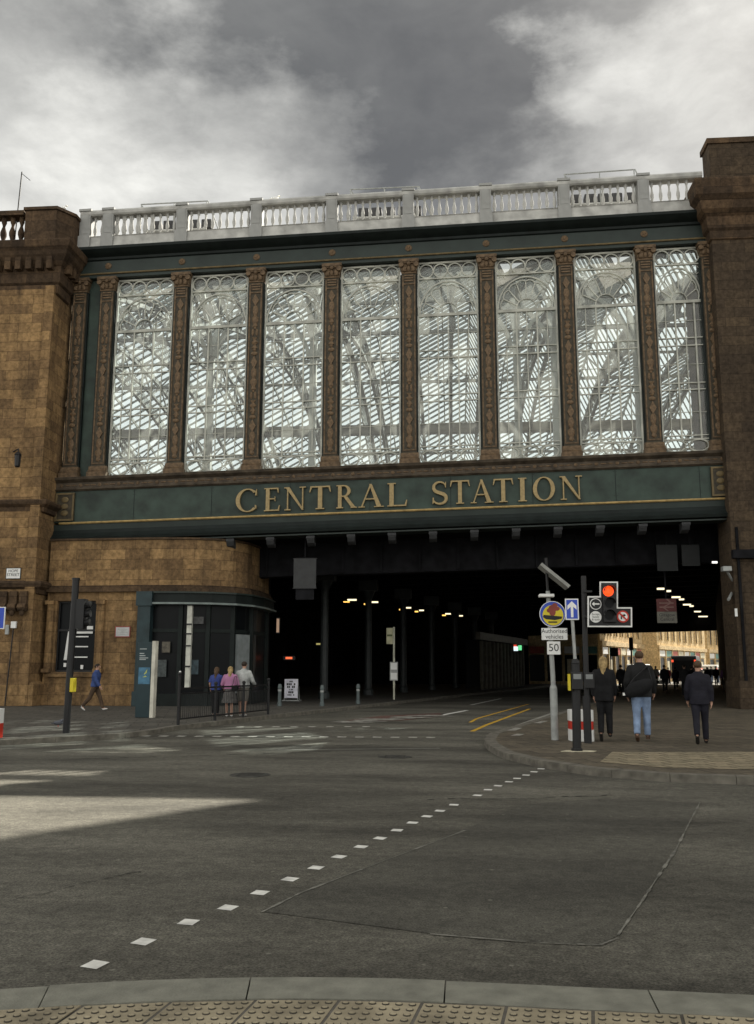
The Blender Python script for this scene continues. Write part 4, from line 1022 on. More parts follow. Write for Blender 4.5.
vehicle('parked_van','white van beyond the dim columns at the left of the far opening','van',(atY(640,92.5),94.5,RZ),-.3,5,1.9,2.1,WPAINT,True)
vehicle('parked_car','white car beyond the underpass behind the tall man in jeans','car',(atY(650,100),100,RZ),-.3,4.1,1.75,1.45,WPAINT)
# street lamp traffic signal silhouettes in the opening
sg_=thing('traffic_light','small black traffic light silhouette in the far opening','traffic light',(atY(632,80),80,0))
m=MB(); m.tube((0,0,0),(0,0,3.6),.07,8); m.build('pole',BLACK,sg_); m=MB(); m.box(-.16,.16,-.2,.1,3.1,4.2); m.build('signal_head',BLACK,sg_,bevel=.03)
sb=thing('shop_sign','small dark square hanging sign in the far opening','sign',(atY(615,82),82,0)); m=MB(); m.box(-.32,.32,-.06,.06,2.6,3.35); m.build('board',BLACK,sb); m=MB(); m.tube((-.36,0,0),(-.36,0,3.5),.04); m.build('pole',BLACK,sb)
# ================================================================ STREET FURNITURE, RIGHT
# grey pole with solar panel, roundel and plates
Yg=21.15; gp=gnd(555,740); gx,gy=gp.x,gp.y
sp_=thing('solar_sign_post','grey post with tilted solar panel, yellow and blue round sign and two small plates','sign post',(gx,gy,0))
m=MB(); m.tube((0,0,0),(0,0,1.15),.085,14); m.tube((0,0,1.15),(0,0,1.22),.085,14,.055); m.tube((0,0,1.22),(-.06,0,3.35),.055,12,.05); m.build('post',GREY,sp_,smooth=False)
m=MB(); m.tube((-.06,0,3.35),(-.08,0,4.12),.035,10); m.build('upper_post',BLACK,sp_)
def loc(px,py,Y=gy): p=at(px,py,Y); return (p.x-gx,p.z)
c1=loc(539.5,565.5); c2=loc(567.5,588); 
m=MB(); m.bar((c1[0],-.06,c1[1]),(c2[0],-.06,c2[1]),.07,.62,up=(0,1,0)); 
so=m.build('solar_panel',mat('panel_frame',(.28,.28,.26),.4),sp_)
m=MB(); dx=Vector((c2[0]-c1[0],0,c2[1]-c1[1])).normalized(); nn=Vector((dx.z,0,-dx.x)); 
for sgn in (1,): m.bar((c1[0]+nn.x*-.04*sgn,-.06,c1[1]-nn.z*.04*sgn),(c2[0]+nn.x*-.04*sgn,-.06,c2[1]-nn.z*.04*sgn),.012,.56,up=(0,1,0))
m.build('solar_cells',SHOPG,so)
c=loc(546,596); m=MB(); m.box(c[0]-.17,c[0]+.17,-.2,.05,c[1]-.035,c[1]+.035); m.build('lamp_bar',WPAINT,sp_,bevel=.01)
c=loc(552,614.2); r=.295
def disc(m,cx,cz,r,y0,y1,n=28): m.xz([(cx+r*math.cos(2*PI*i/n),cz+r*math.sin(2*PI*i/n)) for i in range(n)],y0,y1)
m=MB(); disc(m,c[0],c[1],r,-.10,-.075); rd=m.build('round_sign',WPAINT,sp_)
m=MB(); disc(m,c[0],c[1],r*.95,-.103,-.1005); m.build('blue_ring',BLUE,rd)
m=MB(); disc(m,c[0]+.01,c[1]-.03,r*.80,-.106,-.1035); m.build('yellow_disc',YELS,rd)
m=MB()
for (dx_,dz_,rx_,rz_) in ((.02,.13,.11,.08),(.0,.04,.075,.09),(.1,.12,.07,.05),(-.08,.08,.05,.05),(.06,.2,.06,.05)):
    m.xz([(c[0]+dx_+rx_*math.cos(k*PI/5),c[1]+dz_+rz_*math.sin(k*PI/5)) for k in range(10)],-.110-.0006*len(m.f)/12,-.1065)
m.build('red_emblem',mat('brick_red',(.22,.05,.035),.6),rd)
m=MB(); m.xz([(c[0]-.2,c[1]-.02),(c[0]+.22,c[1]-.06),(c[0]+.2,c[1]-.11),(c[0]+.05,c[1]-.14),(c[0]-.15,c[1]-.12),(c[0]-.22,c[1]-.07)],-.111,-.107); m.box(c[0]-.1,c[0]+.1,-.111,-.107,c[1]-.2,c[1]-.17); m.build('dark_emblem_bar',BLACK,rd)
a=loc(541,628.3); b=loc(567,640); m=MB(); m.box(a[0],b[0],-.1,-.075,b[1],a[1]); p1=m.build('plate',WPAINT,sp_); text_obj('lettering','Authorised\nvehicles',.135,BLACK,p1,((a[0]+b[0])/2,-.102,(a[1]+b[1])/2),ext=.001,sx=.95)
a=loc(546.5,641.6); b=loc(560,654.5); m=MB(); m.box(a[0],b[0],-.1,-.075,b[1],a[1]); p1=m.build('plate',WPAINT,sp_); text_obj('lettering','50',.24,BLACK,p1,((a[0]+b[0])/2,-.102,(a[1]+b[1])/2),ext=.001)
m=MB()
for (u,v,s_) in ((0,1,0),): pass
# black post in front with the blue arrow sign on a bent grey tube
bp=gnd(577,751); bx,by=bp.x,bp.y
bt=thing('arrow_sign_post','black post with push button box, carrying a leaning grey tube and blue upward arrow sign','sign post',(bx,by,0))
def locb(px,py,Y=None): p=at(px,py,Y or by); return (p.x-bx,p.z)
ztop=locb(577,664)[1]
m=MB(); m.tube((0,0,0),(locb(575.5,664)[0],0,ztop),.085,14); m.tube((0,0,0),(0,0,.05),.11,14); m.build('post',BLACK,bt)
q1=locb(575.5,664); q2=locb(571,598)
m=MB(); m.tube((q1[0],0,q1[1]-.1),(q2[0],0,q2[1]-.02),.034,10); m.build('grey_tube',GREY,bt)
m=MB(); m.ball((q1[0],0,q1[1]+.02),.09,.09,.09); m.build('collar',BLACK,bt)
a=locb(564.5,599); b=locb(578.5,620); sl=.012
m=MB(); m.box(a[0],b[0],-.075,-.05,b[1],a[1]); bs=m.build('arrow_sign',WPAINT,bt)
m=MB(); m.box(a[0]+.022,b[0]-.022,-.078,-.0755,b[1]+.022,a[1]-.022); m.build('blue_field',BLUE,bs)
cx=(a[0]+b[0])/2; zt=a[1]-.05; zb=b[1]+.05
m=MB(); m.xz([(cx-.025,zb),(cx+.025,zb),(cx+.025,zt-.11),(cx+.09,zt-.17),(cx+.09,zt-.09),(cx,zt),(cx-.09,zt-.09),(cx-.09,zt-.17),(cx-.025,zt-.11)],-.081,-.0785); m.build('white_arrow',WPAINT,bs)
def button_box(par,cx,cz,yy=-.14):
    m=MB(); m.box(cx-.11,cx+.11,yy-.05,yy+.08,cz-.22,cz+.12); o=m.build('push_button_box',BLACK,par,bevel=.012)
    m=MB(); m.box(cx-.075,cx+.075,yy-.055,yy-.0505,cz-.02,cz+.08); m.build('box_display',mat('grey_display',(.2,.21,.21),.4),o)
c=locb(576,678); button_box(bt,c[0],c[1])
m=MB(); m.box(c[0]-.17,c[0]-.125,-.14,-.02,c[1]-.24,c[1]+.08); m.build('yellow_side_plate',YELS,bt)
m=MB(); m.xy([(-.33,-.14),(-.1,-.22),(.3,-.16),(.38,.02),(.2,.14),(-.2,.12)],-.002,.006)
m2=m.build('concrete_footing',mat('pale_concrete',(.5,.46,.34),.85,noise=.3,scale=6),bt)
# traffic light pole with L-shaped board
tp=gnd(588,743); tx_,ty_=tp.x,tp.y
tl=thing('traffic_light','tall black traffic light pole with white edged signal board showing red','traffic light',(tx_,ty_,0))
def loct(px,py): p=at(px,py,ty_); return (p.x-tx_,p.z)
zt=loct(585,576)[1]; xt=loct(585,576)[0]
m=MB(); m.tube((0,0,0),(xt*.5,0,zt),.06,12); m.tube((0,0,0),(0,0,1.0),.085,12); m.build('pole',BLACK,tl)
y=-.12
P_=[loct(588,626),loct(629.5,626),loct(629.5,609),loct(615.5,609),loct(615.5,583.5),loct(600,583.5),loct(600,598),loct(588,598)]
def grow(P,g):
    cx=sum(p[0] for p in P)/len(P); out=[]
    n=len(P)
    for i,p in enumerate(P):
        a=Vector(P[i-1]);b=Vector(p);c=Vector(P[(i+1)%n]); d1=(b-a).normalized(); d2=(c-b).normalized(); n1=Vector((d1.y,-d1.x)); n2=Vector((d2.y,-d2.x)); nn=(n1+n2); out.append((b.x+nn.x*g,b.y+nn.y*g))
    return out
m=MB(); m.xz(P_,y-.02,y); bb=m.build('backing_board',BLACK,tl)
m=MB(); G=grow(P_,.03)
for i in range(len(P_)):
    j=(i+1)%len(P_)
    if i==7-0 and False: continue
    m.cur=0; m.xz([P_[i],P_[j],G[j],G[i]],y-.024,y+.004)
m.build('white_border',WPAINT,bb)
def lamp(px,py,r,mt,name):
    c=loct(px,py); m=MB(); disc(m,c[0],c[1],r,y-.05,y-.0205,20); o=m.build(name,mt,tl); return o,c
hh=MB(); c=loct(607.5,592); 
hh.box(c[0]-.14,c[0]+.14,y-.10,y-.021,loct(607,623)[1],c[1]+.15); hh.build('signal_head',BLACK,tl,bevel=.015)
ho=MB()
for py in (592,604,616):
    c=loct(607.5,py); n=10
    for i in range(n):
        a0=PI*i/n; a1=PI*(i+1)/n
        ho.quad((c[0]+.125*math.cos(a0),y-.10,c[1]+.125*math.sin(a0)),(c[0]+.125*math.cos(a1),y-.10,c[1]+.125*math.sin(a1)),(c[0]+.12*math.cos(a1),y-.28,c[1]+.12*math.sin(a1)),(c[0]+.12*math.cos(a0),y-.28,c[1]+.12*math.sin(a0)))
ho.build('lamp_hoods',BLACK,tl)
c=loct(606.5,592); m=MB(); disc(m,c[0],c[1],.115,y-.125,y-.101,20); m.ball((c[0]-.01,y-.12,c[1]),.10,.04,.10); m.build('red_lamp',emat('red_signal',(1,.07,.008),1.5),tl)
for py in (604,616):
    c=loct(607.5,py); m=MB(); disc(m,c[0],c[1],.10,y-.112,y-.101,18); m.build('unlit_lamp',SHOPG,tl)
o,c=lamp(594.5,604.5,.125,WPAINT,'arrow_disc'); m=MB(); disc(m,c[0],c[1],.108,y-.054,y-.0505); m.build('blue_disc',BLACK,o)
m=MB(); m.xz([(c[0]-.085,c[1]),(c[0]-.03,c[1]+.05),(c[0]-.03,c[1]+.016),(c[0]+.08,c[1]+.016),(c[0]+.08,c[1]-.016),(c[0]-.03,c[1]-.016),(c[0]-.03,c[1]-.05)],y-.058,y-.0545); m.build('white_arrow',WPAINT,o)
o,c=lamp(594.5,617.3,.125,WPAINT,'exemption_disc'); text_obj('lettering','Except\nbuses\n& taxis',.062,BLACK,o,(c[0],y-.052,c[1]),ext=.001)
o,c=lamp(621.5,617,.13,RED,'no_turn_disc'); m=MB(); disc(m,c[0],c[1],.098,y-.054,y-.0505); m.build('white_disc',WPAINT,o)
m=MB(); m.path([(c[0]-.035,y-.056,c[1]-.06),(c[0]-.035,y-.056,c[1]+.005),(c[0]-.01,y-.056,c[1]+.028),(c[0]+.03,y-.056,c[1]+.028)],.028,.004); m.xz([(c[0]+.02,c[1]+.062),(c[0]+.065,c[1]+.028),(c[0]+.02,c[1]-.006)],y-.058,y-.0545); m.build('turn_arrow',BLACK,o)
m=MB(); m.xz([(c[0]-.085,c[1]+.06),(c[0]-.06,c[1]+.085),(c[0]+.085,c[1]-.06),(c[0]+.06,c[1]-.085)],y-.062,y-.059); m.build('red_bar',RED,o)
m=MB()
for pz in (zt-.35,zt-.9): m.box(min(0,xt),P_[0][0]+.1,y+.0,.03,pz-.02,pz+.02)
m.build('bracket',BLACK,tl)
c=loct(588,678); button_box(tl,c[0],c[1])
# red and white drum barrier
dp_=gnd(581,741.5); db=thing('barrier_drum','chunky square white traffic barrier with one red band beside the black post','barrier',(dp_.x+.04,dp_.y+.25,0),.12)
a=at(568,710,dp_.y); b=at(592,742,dp_.y); w=(b.x-a.x); 
def rsq(w,r=.08,n=4):
    out=[]
    for cx,cy,a0 in ((w/2-r,w/2-r,0),(-w/2+r,w/2-r,PI/2),(-w/2+r,-w/2+r,PI),(w/2-r,-w/2+r,1.5*PI)):
        for i in range(n+1): t=a0+PI/2*i/n; out.append((cx+r*math.cos(t),cy+r*math.sin(t)))
    return out
H_=a.z
zs=[0,H_*.36,H_*.66,H_]
for nm,z0,z1,mt,ww in (('lower_band',0,H_*.37,WPAINT,w),('red_band',H_*.37,H_*.64,RED,w*.975),('upper_band',H_*.64,H_,WPAINT,w)):
    m=MB(); m.xy(rsq(ww),z0,z1)
    for k in range(4): m.box(-ww/2+ww*(k+.5)/4-.012,-ww/2+ww*(k+.5)/4+.012,-ww/2-.012,-ww/2+.001,z0+.02,z1-.02)
    m.build(nm,mt,db)
# ================================================================ STREET FURNITURE, LEFT
lp=gnd(66,733); t=thing('traffic_light','tall black signal pole on the left pavement, its lights facing away','traffic light',(lp.x,lp.y,0))
ztp=at(76,580,lp.y); 
m=MB(); m.tube((0,0,0),(ztp.x-lp.x,0,ztp.z),.085,12); m.tube((ztp.x-lp.x,0,ztp.z),(ztp.x-lp.x,0,ztp.z+.05),.1,12); m.build('pole',BLACK,t)
a=at(81,603,lp.y); b=at(81,629,lp.y); m=MB(); m.box(a.x-lp.x-.10,a.x-lp.x+.10,-.05,.22,b.z,a.z+.1)
for z_ in (b.z+.15,(a.z+b.z)/2+.05,a.z-.05): m.tube((a.x-lp.x+.05,.1,z_),(a.x-lp.x+.22,.1,z_+.02),.09,10)
m.build('signal_head',BLACK,t)
m=MB(); c=at(79,620,lp.y); m.box(c.x-lp.x-.2,c.x-lp.x+.1,-.02,.02,a.z-.1,a.z-.05); m.box(c.x-lp.x-.2,c.x-lp.x+.1,-.02,.02,b.z+.1,b.z+.15); m.build('bracket',BLACK,t)
a=at(72.5,678,lp.y); b=at(72.5,692,lp.y); m=MB(); m.box(a.x-lp.x-.02,a.x-lp.x+.07,-.1,.1,b.z,a.z); m.build('yellow_button_box',YELS,t,bevel=.01)
# blue sign and red-white marker cut by the left edge
a=at(-3,607,20.5); b=at(4.5,629,20.5)
t=thing('direction_sign','blue sign with white arrow on a post at the far left edge','sign',(a.x-.1,20.5,0))
m=MB(); m.box(-.12,b.x-a.x+.1,-.03,0,b.z,a.z); pn=m.build('panel',WPAINT,t); m=MB(); m.box(-.10,b.x-a.x+.08,-.034,-.0305,b.z+.02,a.z-.02); m.build('blue_field',BLUE,pn)
m=MB(); m.xz([(-.06,b.z+.08),(0,b.z+.08),(.02,b.z+.25),(.1,b.z+.22),(.02,b.z+.38),(-.08,b.z+.28)],-.038,-.0345); m.build('white_arrow',WPAINT,pn); m=MB(); m.tube((-.08,.03,0),(-.08,.03,a.z),.035); m.build('post',GREY,t)
a=at(-9,709,20.2); b=at(-5.5,731,20.2)
t=thing('barrier_drum','red and white barrier cut off by the left edge of the view','barrier',(a.x-.1,20.35,0))
m=MB(); m.xy(rsq(.5),a.z*.5,a.z); m.build('upper_band',WPAINT,t); m=MB(); m.xy(rsq(.5),0,a.z*.5); m.build('lower_band',RED,t)
# totem
tp=gnd(147,717.5); t=thing('information_totem','tall dark wayfinding totem with blue map and pale side strip before the shopfront','totem',(tp.x,tp.y,0),-.1)
a=at(139,642,tp.y); b=at(157.5,642,tp.y); wL=a.x-tp.x; wR=b.x-tp.x; H_=a.z
m=MB(); m.box(wL,wR-.12,-.09,.09,0,H_); m.build('body',mat('totem_teal',(.012,.03,.036),.35,noise=.1),t,bevel=.008)
m=MB(); m.box(wR-.118,wR,-.11,.11,0,H_+.03); m.build('side_strip',mat('totem_pale',(.55,.53,.45),.5),t)
m=MB(); m.box(wL+.06,wR-.16,-.094,-.0905,H_*.44,H_*.66); mp_=m.build('map',mat('map_blue',(.05,.14,.22),.4,noise=.4,scale=5),t)
m=MB(); m.xz([(wL+.25,H_*.57),(wL+.36,H_*.64),(wL+.34,H_*.585),(wL+.26,H_*.565)],-.098,-.0945); m.xz([(wL+.2,H_*.53),(wL+.36,H_*.535),(wL+.3,H_*.55)],-.098,-.0945); m.build('map_patches',mat('map_yellow',(.4,.45,.12),.5),mp_)
m=MB()
for k,(z_,w_) in enumerate(((.90,.24),(.84,.16),(.81,.2),(.78,.3),(.76,.22))): m.box(wL+.07,wL+.07+w_,-.094,-.0905,H_*z_,H_*z_+.03)
m.build('text_lines',mat('totem_text',(.3,.33,.33),.5),t)
# guard rail
fa_=gnd(178,725); fb=gnd(268,714.5)
gr=thing('pedestrian_guard_rail','black pedestrian guard rail along the left kerb in front of three people','railing',(fa_.x,fa_.y,0))
d=Vector((fb.x-fa_.x,fb.y-fa_.y,0)); L=d.length
m=MB(); n=int(L/.115)
def RP(t,z,bulge=.0): return (d.x*t,d.y*t,z)
m.bar(RP(0,1.0),RP(1,1.0),.045,.05,up=(0,0,1)); m.bar(RP(0,.16),RP(1,.16),.035,.04,up=(0,0,1)); m.bar(RP(0,.86),RP(1,.86),.03,.03,up=(0,0,1))
for i in range(n): t_=i/n; m.tube(RP(t_,.16),RP(t_,.86),.009,5)
m.build('rail_panel',BLACK,gr)
for t_,h_ in ((0,1.38),(.36,1.08),(.68,1.08),(1,1.15)):
    m=MB(); m.tube(RP(t_,0),RP(t_,h_),.045,10); m.ball(RP(t_,h_+.03),.06); m.build('post',BLACK,gr)
m=MB(); m.ball(RP(0,1.46),.035); m.build('reflector',WPAINT,gr)
# A board
ap=gnd(291,701); t=thing('a_board','white advertising A-board with dark writing by the dark wall of the underpass','a-board',(ap.x,ap.y,0))
a=at(285,679,ap.y); b=at(298,698,ap.y); w=b.x-a.x; h0=b.z; h1=a.z
m=MB(); m.box(-w/2,w/2,-.03,0,h0,h1); pn=m.build('panel',mat('aboard_white',(.75,.74,.85),.5),t)
m=MB()
for k,(w_,t_) in enumerate(((.14,.035),(.22,.05),(.20,.05),(.10,.03),(.22,.05),(.17,.03))):
    z_=h1-.12-k*(h1-h0-.2)/5.5
    for q_ in range(5):
        if (q_*7+k*3)%4: m.box(-w_+q_*w_*.4,-w_+q_*w_*.4+w_*.32,-.034,-.0305,z_-t_,z_+t_)
m.build('text_lines',BLACK,pn)
m=MB()
for sx in (-1,1): m.bar((sx*w/2,0,h0),(sx*w/2,-.06,0),.04,.04); m.bar((sx*w/2,.02,h1),(sx*w/2,.5,0),.04,.04)
m.box(-w/2-.1,w/2+.1,-.12,.5,0,.05); m.build('legs',GREY,t)
# bollards
BOL=mat('bollard_grey_green',(.09,.11,.11),.5,noise=.2)
def bollard(px,py,ptop,label):
    p=gnd(px,py); t=thing('bollard',label,'bollard',(p.x,p.y,0),group='bollards in the underpass'); z=at(px,ptop,p.y).z
    m=MB(); m.lathe([(.10,0),(.10,.12),(.075,.16),(.07,z-.2),(.09,z-.18),(.09,z-.1),(.06,z)],(0,0,0),12); m.build('shaft',BOL,t); m=MB(); m.lathe([(.085,z-.30),(.085,z-.22)],(0,0,0),12); m.build('band',GREY,t)
bollard(279.5,706,684,'grey bollard directly left of the white A-board'); bollard(322,706,685,'grey bollard first to the right of the white A-board'); bollard(358,704,684,'grey bollard nearest the pale bus stop post')
# bus stop pole
bp_=gnd(394,699.5); t=thing('bus_stop_pole','pale bus stop pole with flag and timetable case in the dark underpass','bus stop',(bp_.x,bp_.y,0))
zt=at(394,627,bp_.y).z; m=MB(); m.tube((0,0,0),(0,0,zt),.055,10); m.build('pole',mat('pale_pole',(.5,.5,.4),.5),t)
a=at(386.5,628,bp_.y); b=at(394,644,bp_.y); m=MB(); m.box(a.x-bp_.x,-.06,-.03,.03,b.z,a.z); fl=m.build('flag',mat('flag_cream',(.45,.43,.28),.5),t); m=MB(); m.box(a.x-bp_.x+.03,-.08,-.034,-.0305,(a.z+b.z)/2-.02,(a.z+b.z)/2+.08); m.build('flag_band',mat('flag_green',(.1,.12,.05),.5),fl)
a=at(391.5,662,bp_.y); b=at(398.5,680.5,bp_.y); m=MB(); m.box(-.2,.2,-.1,-.056,b.z,a.z); tc=m.build('timetable_case',GREY,t); m=MB(); m.box(-.16,.16,-.104,-.1005,b.z+.05,(a.z+b.z)/2-.08); m.box(-.16,.16,-.104,-.1005,(a.z+b.z)/2+.08,a.z-.05); m.build('timetable',WPAINT,tc)
# little lights seen deep in the underpass: shop signs
for px,py,col,lab in ((289,658,'red','small red and orange lit sign above the white A-board'),(320,644,'yel','dim yellow lit sign deep in the left of the underpass')):
    p=at(px,py,44.2 if px<300 else 60); t=thing('lit_sign',lab,'sign',tuple(p)); m=MB(); m.box(-.16 if px<300 else -.25,.16 if px<300 else .25,-.04,0,-.05,.05); m.build('light_panel',emat('lit_'+col,(1,.15,.05) if col=='red' else (.8,.7,.25),1.2 if col=='red' else .5),t); m=MB(); m.box(-.3,.3,0,.05,-.1,.1); m.build('casing',BLACK,t)
p=at(278,625,43.0); t=thing('lit_sign','thin vertical pale sign at the dark right end of the shopfront','sign',(p.x,43.0,p.z)); m=MB(); m.box(-.06,.06,-.05,0,-.35,.3); m.build('light_panel',emat('dim_orange',(.9,.6,.4),.22),t); m=MB(); m.box(-.09,.09,0,.05,-.4,.35); m.build('casing',BLACK,t)
for px,py,lab in ((513,649,'lit shop window sign with red and green, far in the middle of the underpass'),):
    p=at(px+5,py,75); t=thing('lit_sign',lab,'sign',tuple(p)); m=MB(); m.box(-.35,.0,-.05,0,-.15,.2); m.build('light_panel',emat('lit_white',(.8,.95,1),1.2),t); m=MB(); m.box(-.35,-.1,-.06,-.051,.2,.35); m.build('red_strip',emat('lit_red2',(1,.1,.05),.8),t); m=MB(); m.box(.02,.3,-.06,0,-.1,.3); m.build('green_strip',emat('lit_green',(.2,1,.4),.8),t)
# ================================================================ PIGEON
p=gnd(58,727); t=thing('pigeon','small dark pigeon on the left pavement beside the black signal pole','bird',(p.x,p.y,0),.4)
m=MB(); m.ball((0,0,.11),.13,.06,.06,10,6); m.ball((.12,0,.18),.035,.035,.035,8,6); m.ball((.07,0,.15),.05,.04,.05,8,6); m.xz([(-.1,.1),(-.22,.08),(-.1,.13)],-.03,.03); m.build('body',mat('pigeon_grey',(.08,.085,.1),.6),t,smooth=True)
m=MB(); m.tube((0,.02,.06),(0,.02,0),.006,6); m.tube((0,-.02,.06),(0,-.02,0),.006,6); m.tube((.15,0,.175),(.18,0,.17),.006,6,.002); m.build('legs_and_beak',RED,t)
# ================================================================ PEOPLE
SKIN=mat('skin',(.42,.25,.18),.6,noise=.08)
def skinmesh(name,verts,edges,radii,mt,parent,sub=2,root=0,extra=None):
    me=bpy.data.meshes.new(name); me.from_pydata([tuple(v) for v in verts],edges,[]); 
    o=bpy.data.objects.new(name,me); COL.objects.link(o)
    sk=o.modifiers.new('s','SKIN'); sk.use_smooth_shade=True
    ly=me.skin_vertices
    if not ly:
        bpy.context.view_layer.objects.active=o
        bm=bmesh.new(); bm.from_mesh(me); bm.verts.layers.skin.verify(); bm.to_mesh(me); bm.free(); ly=me.skin_vertices
    for i,r in enumerate(radii):
        r=(r,r) if not isinstance(r,(tuple,list)) else r
        ly[0].data[i].radius=r; ly[0].data[i].use_root=(i==root)
    sb=o.modifiers.new('u','SUBSURF'); sb.levels=sub; sb.render_levels=sub
    dg=bpy.context.evaluated_depsgraph_get(); dg.update(); m2=bpy.data.meshes.new_from_object(o.evaluated_get(dg))
    bpy.data.objects.remove(o); bpy.data.meshes.remove(me)
    if extra:
        bm=bmesh.new(); bm.from_mesh(m2); 
        for mb,mi in extra:
            vs=[bm.verts.new(v) for v in mb.v]
            for f in mb.f:
                try: fc=bm.faces.new([vs[i] for i in f]); fc.material_index=mi; fc.smooth=True
                except ValueError: pass
        bm.to_mesh(m2); bm.free()
    m2.materials.clear()
    for q in (mt if isinstance(mt,(list,tuple)) else [mt]): m2.materials.append(q)
    for pz in m2.polygons: pz.use_smooth=True
    r=bpy.data.objects.new(name,m2); COL.objects.link(r); r.parent=parent; return r
def organic(name,mb,mt,parent,vox=.016,it=3):
    o=mb.build(name,mt,None); md=o.modifiers.new('r','REMESH'); md.mode='VOXEL'; md.voxel_size=vox; md.use_smooth_shade=True
    sm=o.modifiers.new('s','SMOOTH'); sm.iterations=it; sm.factor=.5
    dg=bpy.context.evaluated_depsgraph_get(); dg.update(); m2=bpy.data.meshes.new_from_object(o.evaluated_get(dg)); old=o.data
    bpy.data.objects.remove(o); bpy.data.meshes.remove(old); m2.materials.clear(); m2.materials.append(mt)
    for p in m2.polygons: p.use_smooth=True
    r=bpy.data.objects.new(name,m2); COL.objects.link(r); r.parent=parent; return r
def limb(m,pts,rad,n=12):
    for i in range(len(pts)-1):
        m.tube(pts[i],pts[i+1],rad[i],n,rad[i+1])
    for p,r in zip(pts[1:-1],rad[1:-1]): m.ball(p,r*1.02,None,None,12,8)
def loft(m,rows,n=20):
    # rows: (cx,cy,z,rx,ry)
    b=len(m.v)
    for cx,cy,z,rx,ry in rows:
        for i in range(n):
            a=2*PI*i/n; c,s_=math.cos(a),math.sin(a); e=.82
            m.v.append((cx+rx*math.copysign(abs(c)**e,c),cy+ry*math.copysign(abs(s_)**e,s_),z))
    for k in range(len(rows)-1):
        for i in range(n): j=(i+1)%n; m.f.append((b+k*n+i,b+k*n+j,b+(k+1)*n+j,b+(k+1)*n+i)); m.m.append(0)
    m.f.append(tuple(b+i for i in reversed(range(n)))); m.m.append(0); k=(len(rows)-1)*n; m.f.append(tuple(b+k+i for i in range(n))); m.m.append(0)
def rotx(v,a): # swing forward(+y) by angle a from hanging down
    return Vector((v.x,v.y*math.cos(a)-v.z*math.sin(a),v.y*math.sin(a)+v.z*math.cos(a)))
def person(label,loc,rz,H,pose,top,legs,hair,shoes,hairlen=0,top_len=.0,group=None,bare=0.0,sleeve=1.0,skirt=None,sub=2,fingers=True,wide=1.0,lean=.03):
    t=thing('person',label,'person',loc,rz,group); t.scale=(H/1.75,)*3
    V=[];Ed=[];Rd=[]
    def add(p,r,par=None):
        V.append(Vector(p)); Rd.append(r)
        if par is not None: Ed.append((par,len(V)-1))
        return len(V)-1
    hipz=.92-.03*abs(pose['L'][0]-pose['R'][0])
    pel=add((0,0,hipz+.03),(.15*wide,.10)); wa=add((0,lean*.4,hipz+.20),(.135*wide,.095),pel); chs=add((0,lean,hipz+.40),(.16*wide,.11),wa); up=add((0,lean*1.1,hipz+.50),(.095*wide,.068),chs); nk=add((0,lean*1.2,hipz+.56),(.055,.055),up)
    hz=hipz+.56
    tz_=pose.get('head',0)
    h0=add((0,lean*1.3+.01,hz+.06),(.058,.062),nk); h1=add((0,lean*1.3+.02,hz+.115),(.072,.085),h0); h2=add((0,lean*1.3+.015,hz+.18),(.076,.092),h1); h3=add((0,lean*1.3+.01,hz+.235),(.05,.06),h2)
    J={}
    for s,k in ((-1,'L'),(1,'R')):
        th,kn,an=pose[k]
        hp=add((s*.09*wide,0,hipz-.04),.088,pel)
        k_=V[hp]+rotx(Vector((0,0,-.42)),th); kk=add(k_,.058,hp); mid=(V[hp]+V[kk])/2
        a_=V[kk]+rotx(Vector((0,0,-.40)),th-kn); ank=add(a_,.038,kk)
        cf=V[kk].lerp(V[ank],.35); 
        fo=a_+rotx(Vector((0,.15,-.045)),an); ball=add(a_+rotx(Vector((0,.10,-.045)),an),.03,ank); toe=add(a_+rotx(Vector((0,.17,-.05)),an),.02,ball)
        J[k]=(hp,kk,ank,toe)
        sw,el,ab=pose['A'+k]
        sh=add((s*.175*wide,lean,hipz+.47),.056,up)
        e_=V[sh]+rotx(Vector((s*ab,0,-.28)),sw); ee=add(e_,.040,sh)
        w_=V[ee]+rotx(Vector((-s*pose.get('in',0)*.1,0,-.25)),sw+el); ww=add(w_,.028,ee)
        dd=(V[ww]-V[ee]).normalized(); pm_=add(V[ww]+dd*.07,(.036,.018),ww)
        if fingers:
            for q in range(4):
                b0=V[pm_]+dd*.02+Vector((0,(q-1.5)*.019,0)); f1=add(b0,.0105,pm_); ln=(.06,.072,.066,.05)[q]
                f2=add(b0+dd*ln*.55+Vector((-s*.008,0,0)),.009,f1); add(b0+dd*ln+Vector((-s*.025,.004,0)),.0075,f2)
            th1=add(V[ww]+dd*.035+Vector((0,.042,0)),.011,ww); add(V[ww]+dd*.08+Vector((-s*.01,.058,0)),.009,th1)
        else: add(V[pm_]+dd*.07,.018,pm_)
        J['A'+k]=(sh,ee,ww)
    # face: nose, ears, eyes, mouth
    hy=lean*1.3+.015
    fx=MB(); fx.ball((0,hy+.100,hz+.135),.013,.022,.026,8,6); fx.ball((-.079,hy-.005,hz+.14),.012,.022,.032,8,6); fx.ball((.079,hy-.005,hz+.14),.012,.022,.032,8,6)
    ex=MB(); 
    for s in (-1,1): ex.ball((s*.032,hy+.086,hz+.160),.013,.008,.008,8,6)
    mx_=MB(); mx_.ball((0,hy+.090,hz+.092),.026,.008,.007,8,6)
    body=skinmesh('body',V,Ed,Rd,[SKIN,BLACK,mat('lip',(.3,.11,.09),.5)],t,sub,0,[(fx,0),(ex,1),(mx_,2)])
    # top garment
    v=[];e=[];r=[]
    def a2(p,rr,par=None):
        v.append(Vector(p)); r.append(rr)
        if par is not None: e.append((par,len(v)-1))
        return len(v)-1
    g=.028+pose.get('loose',0)
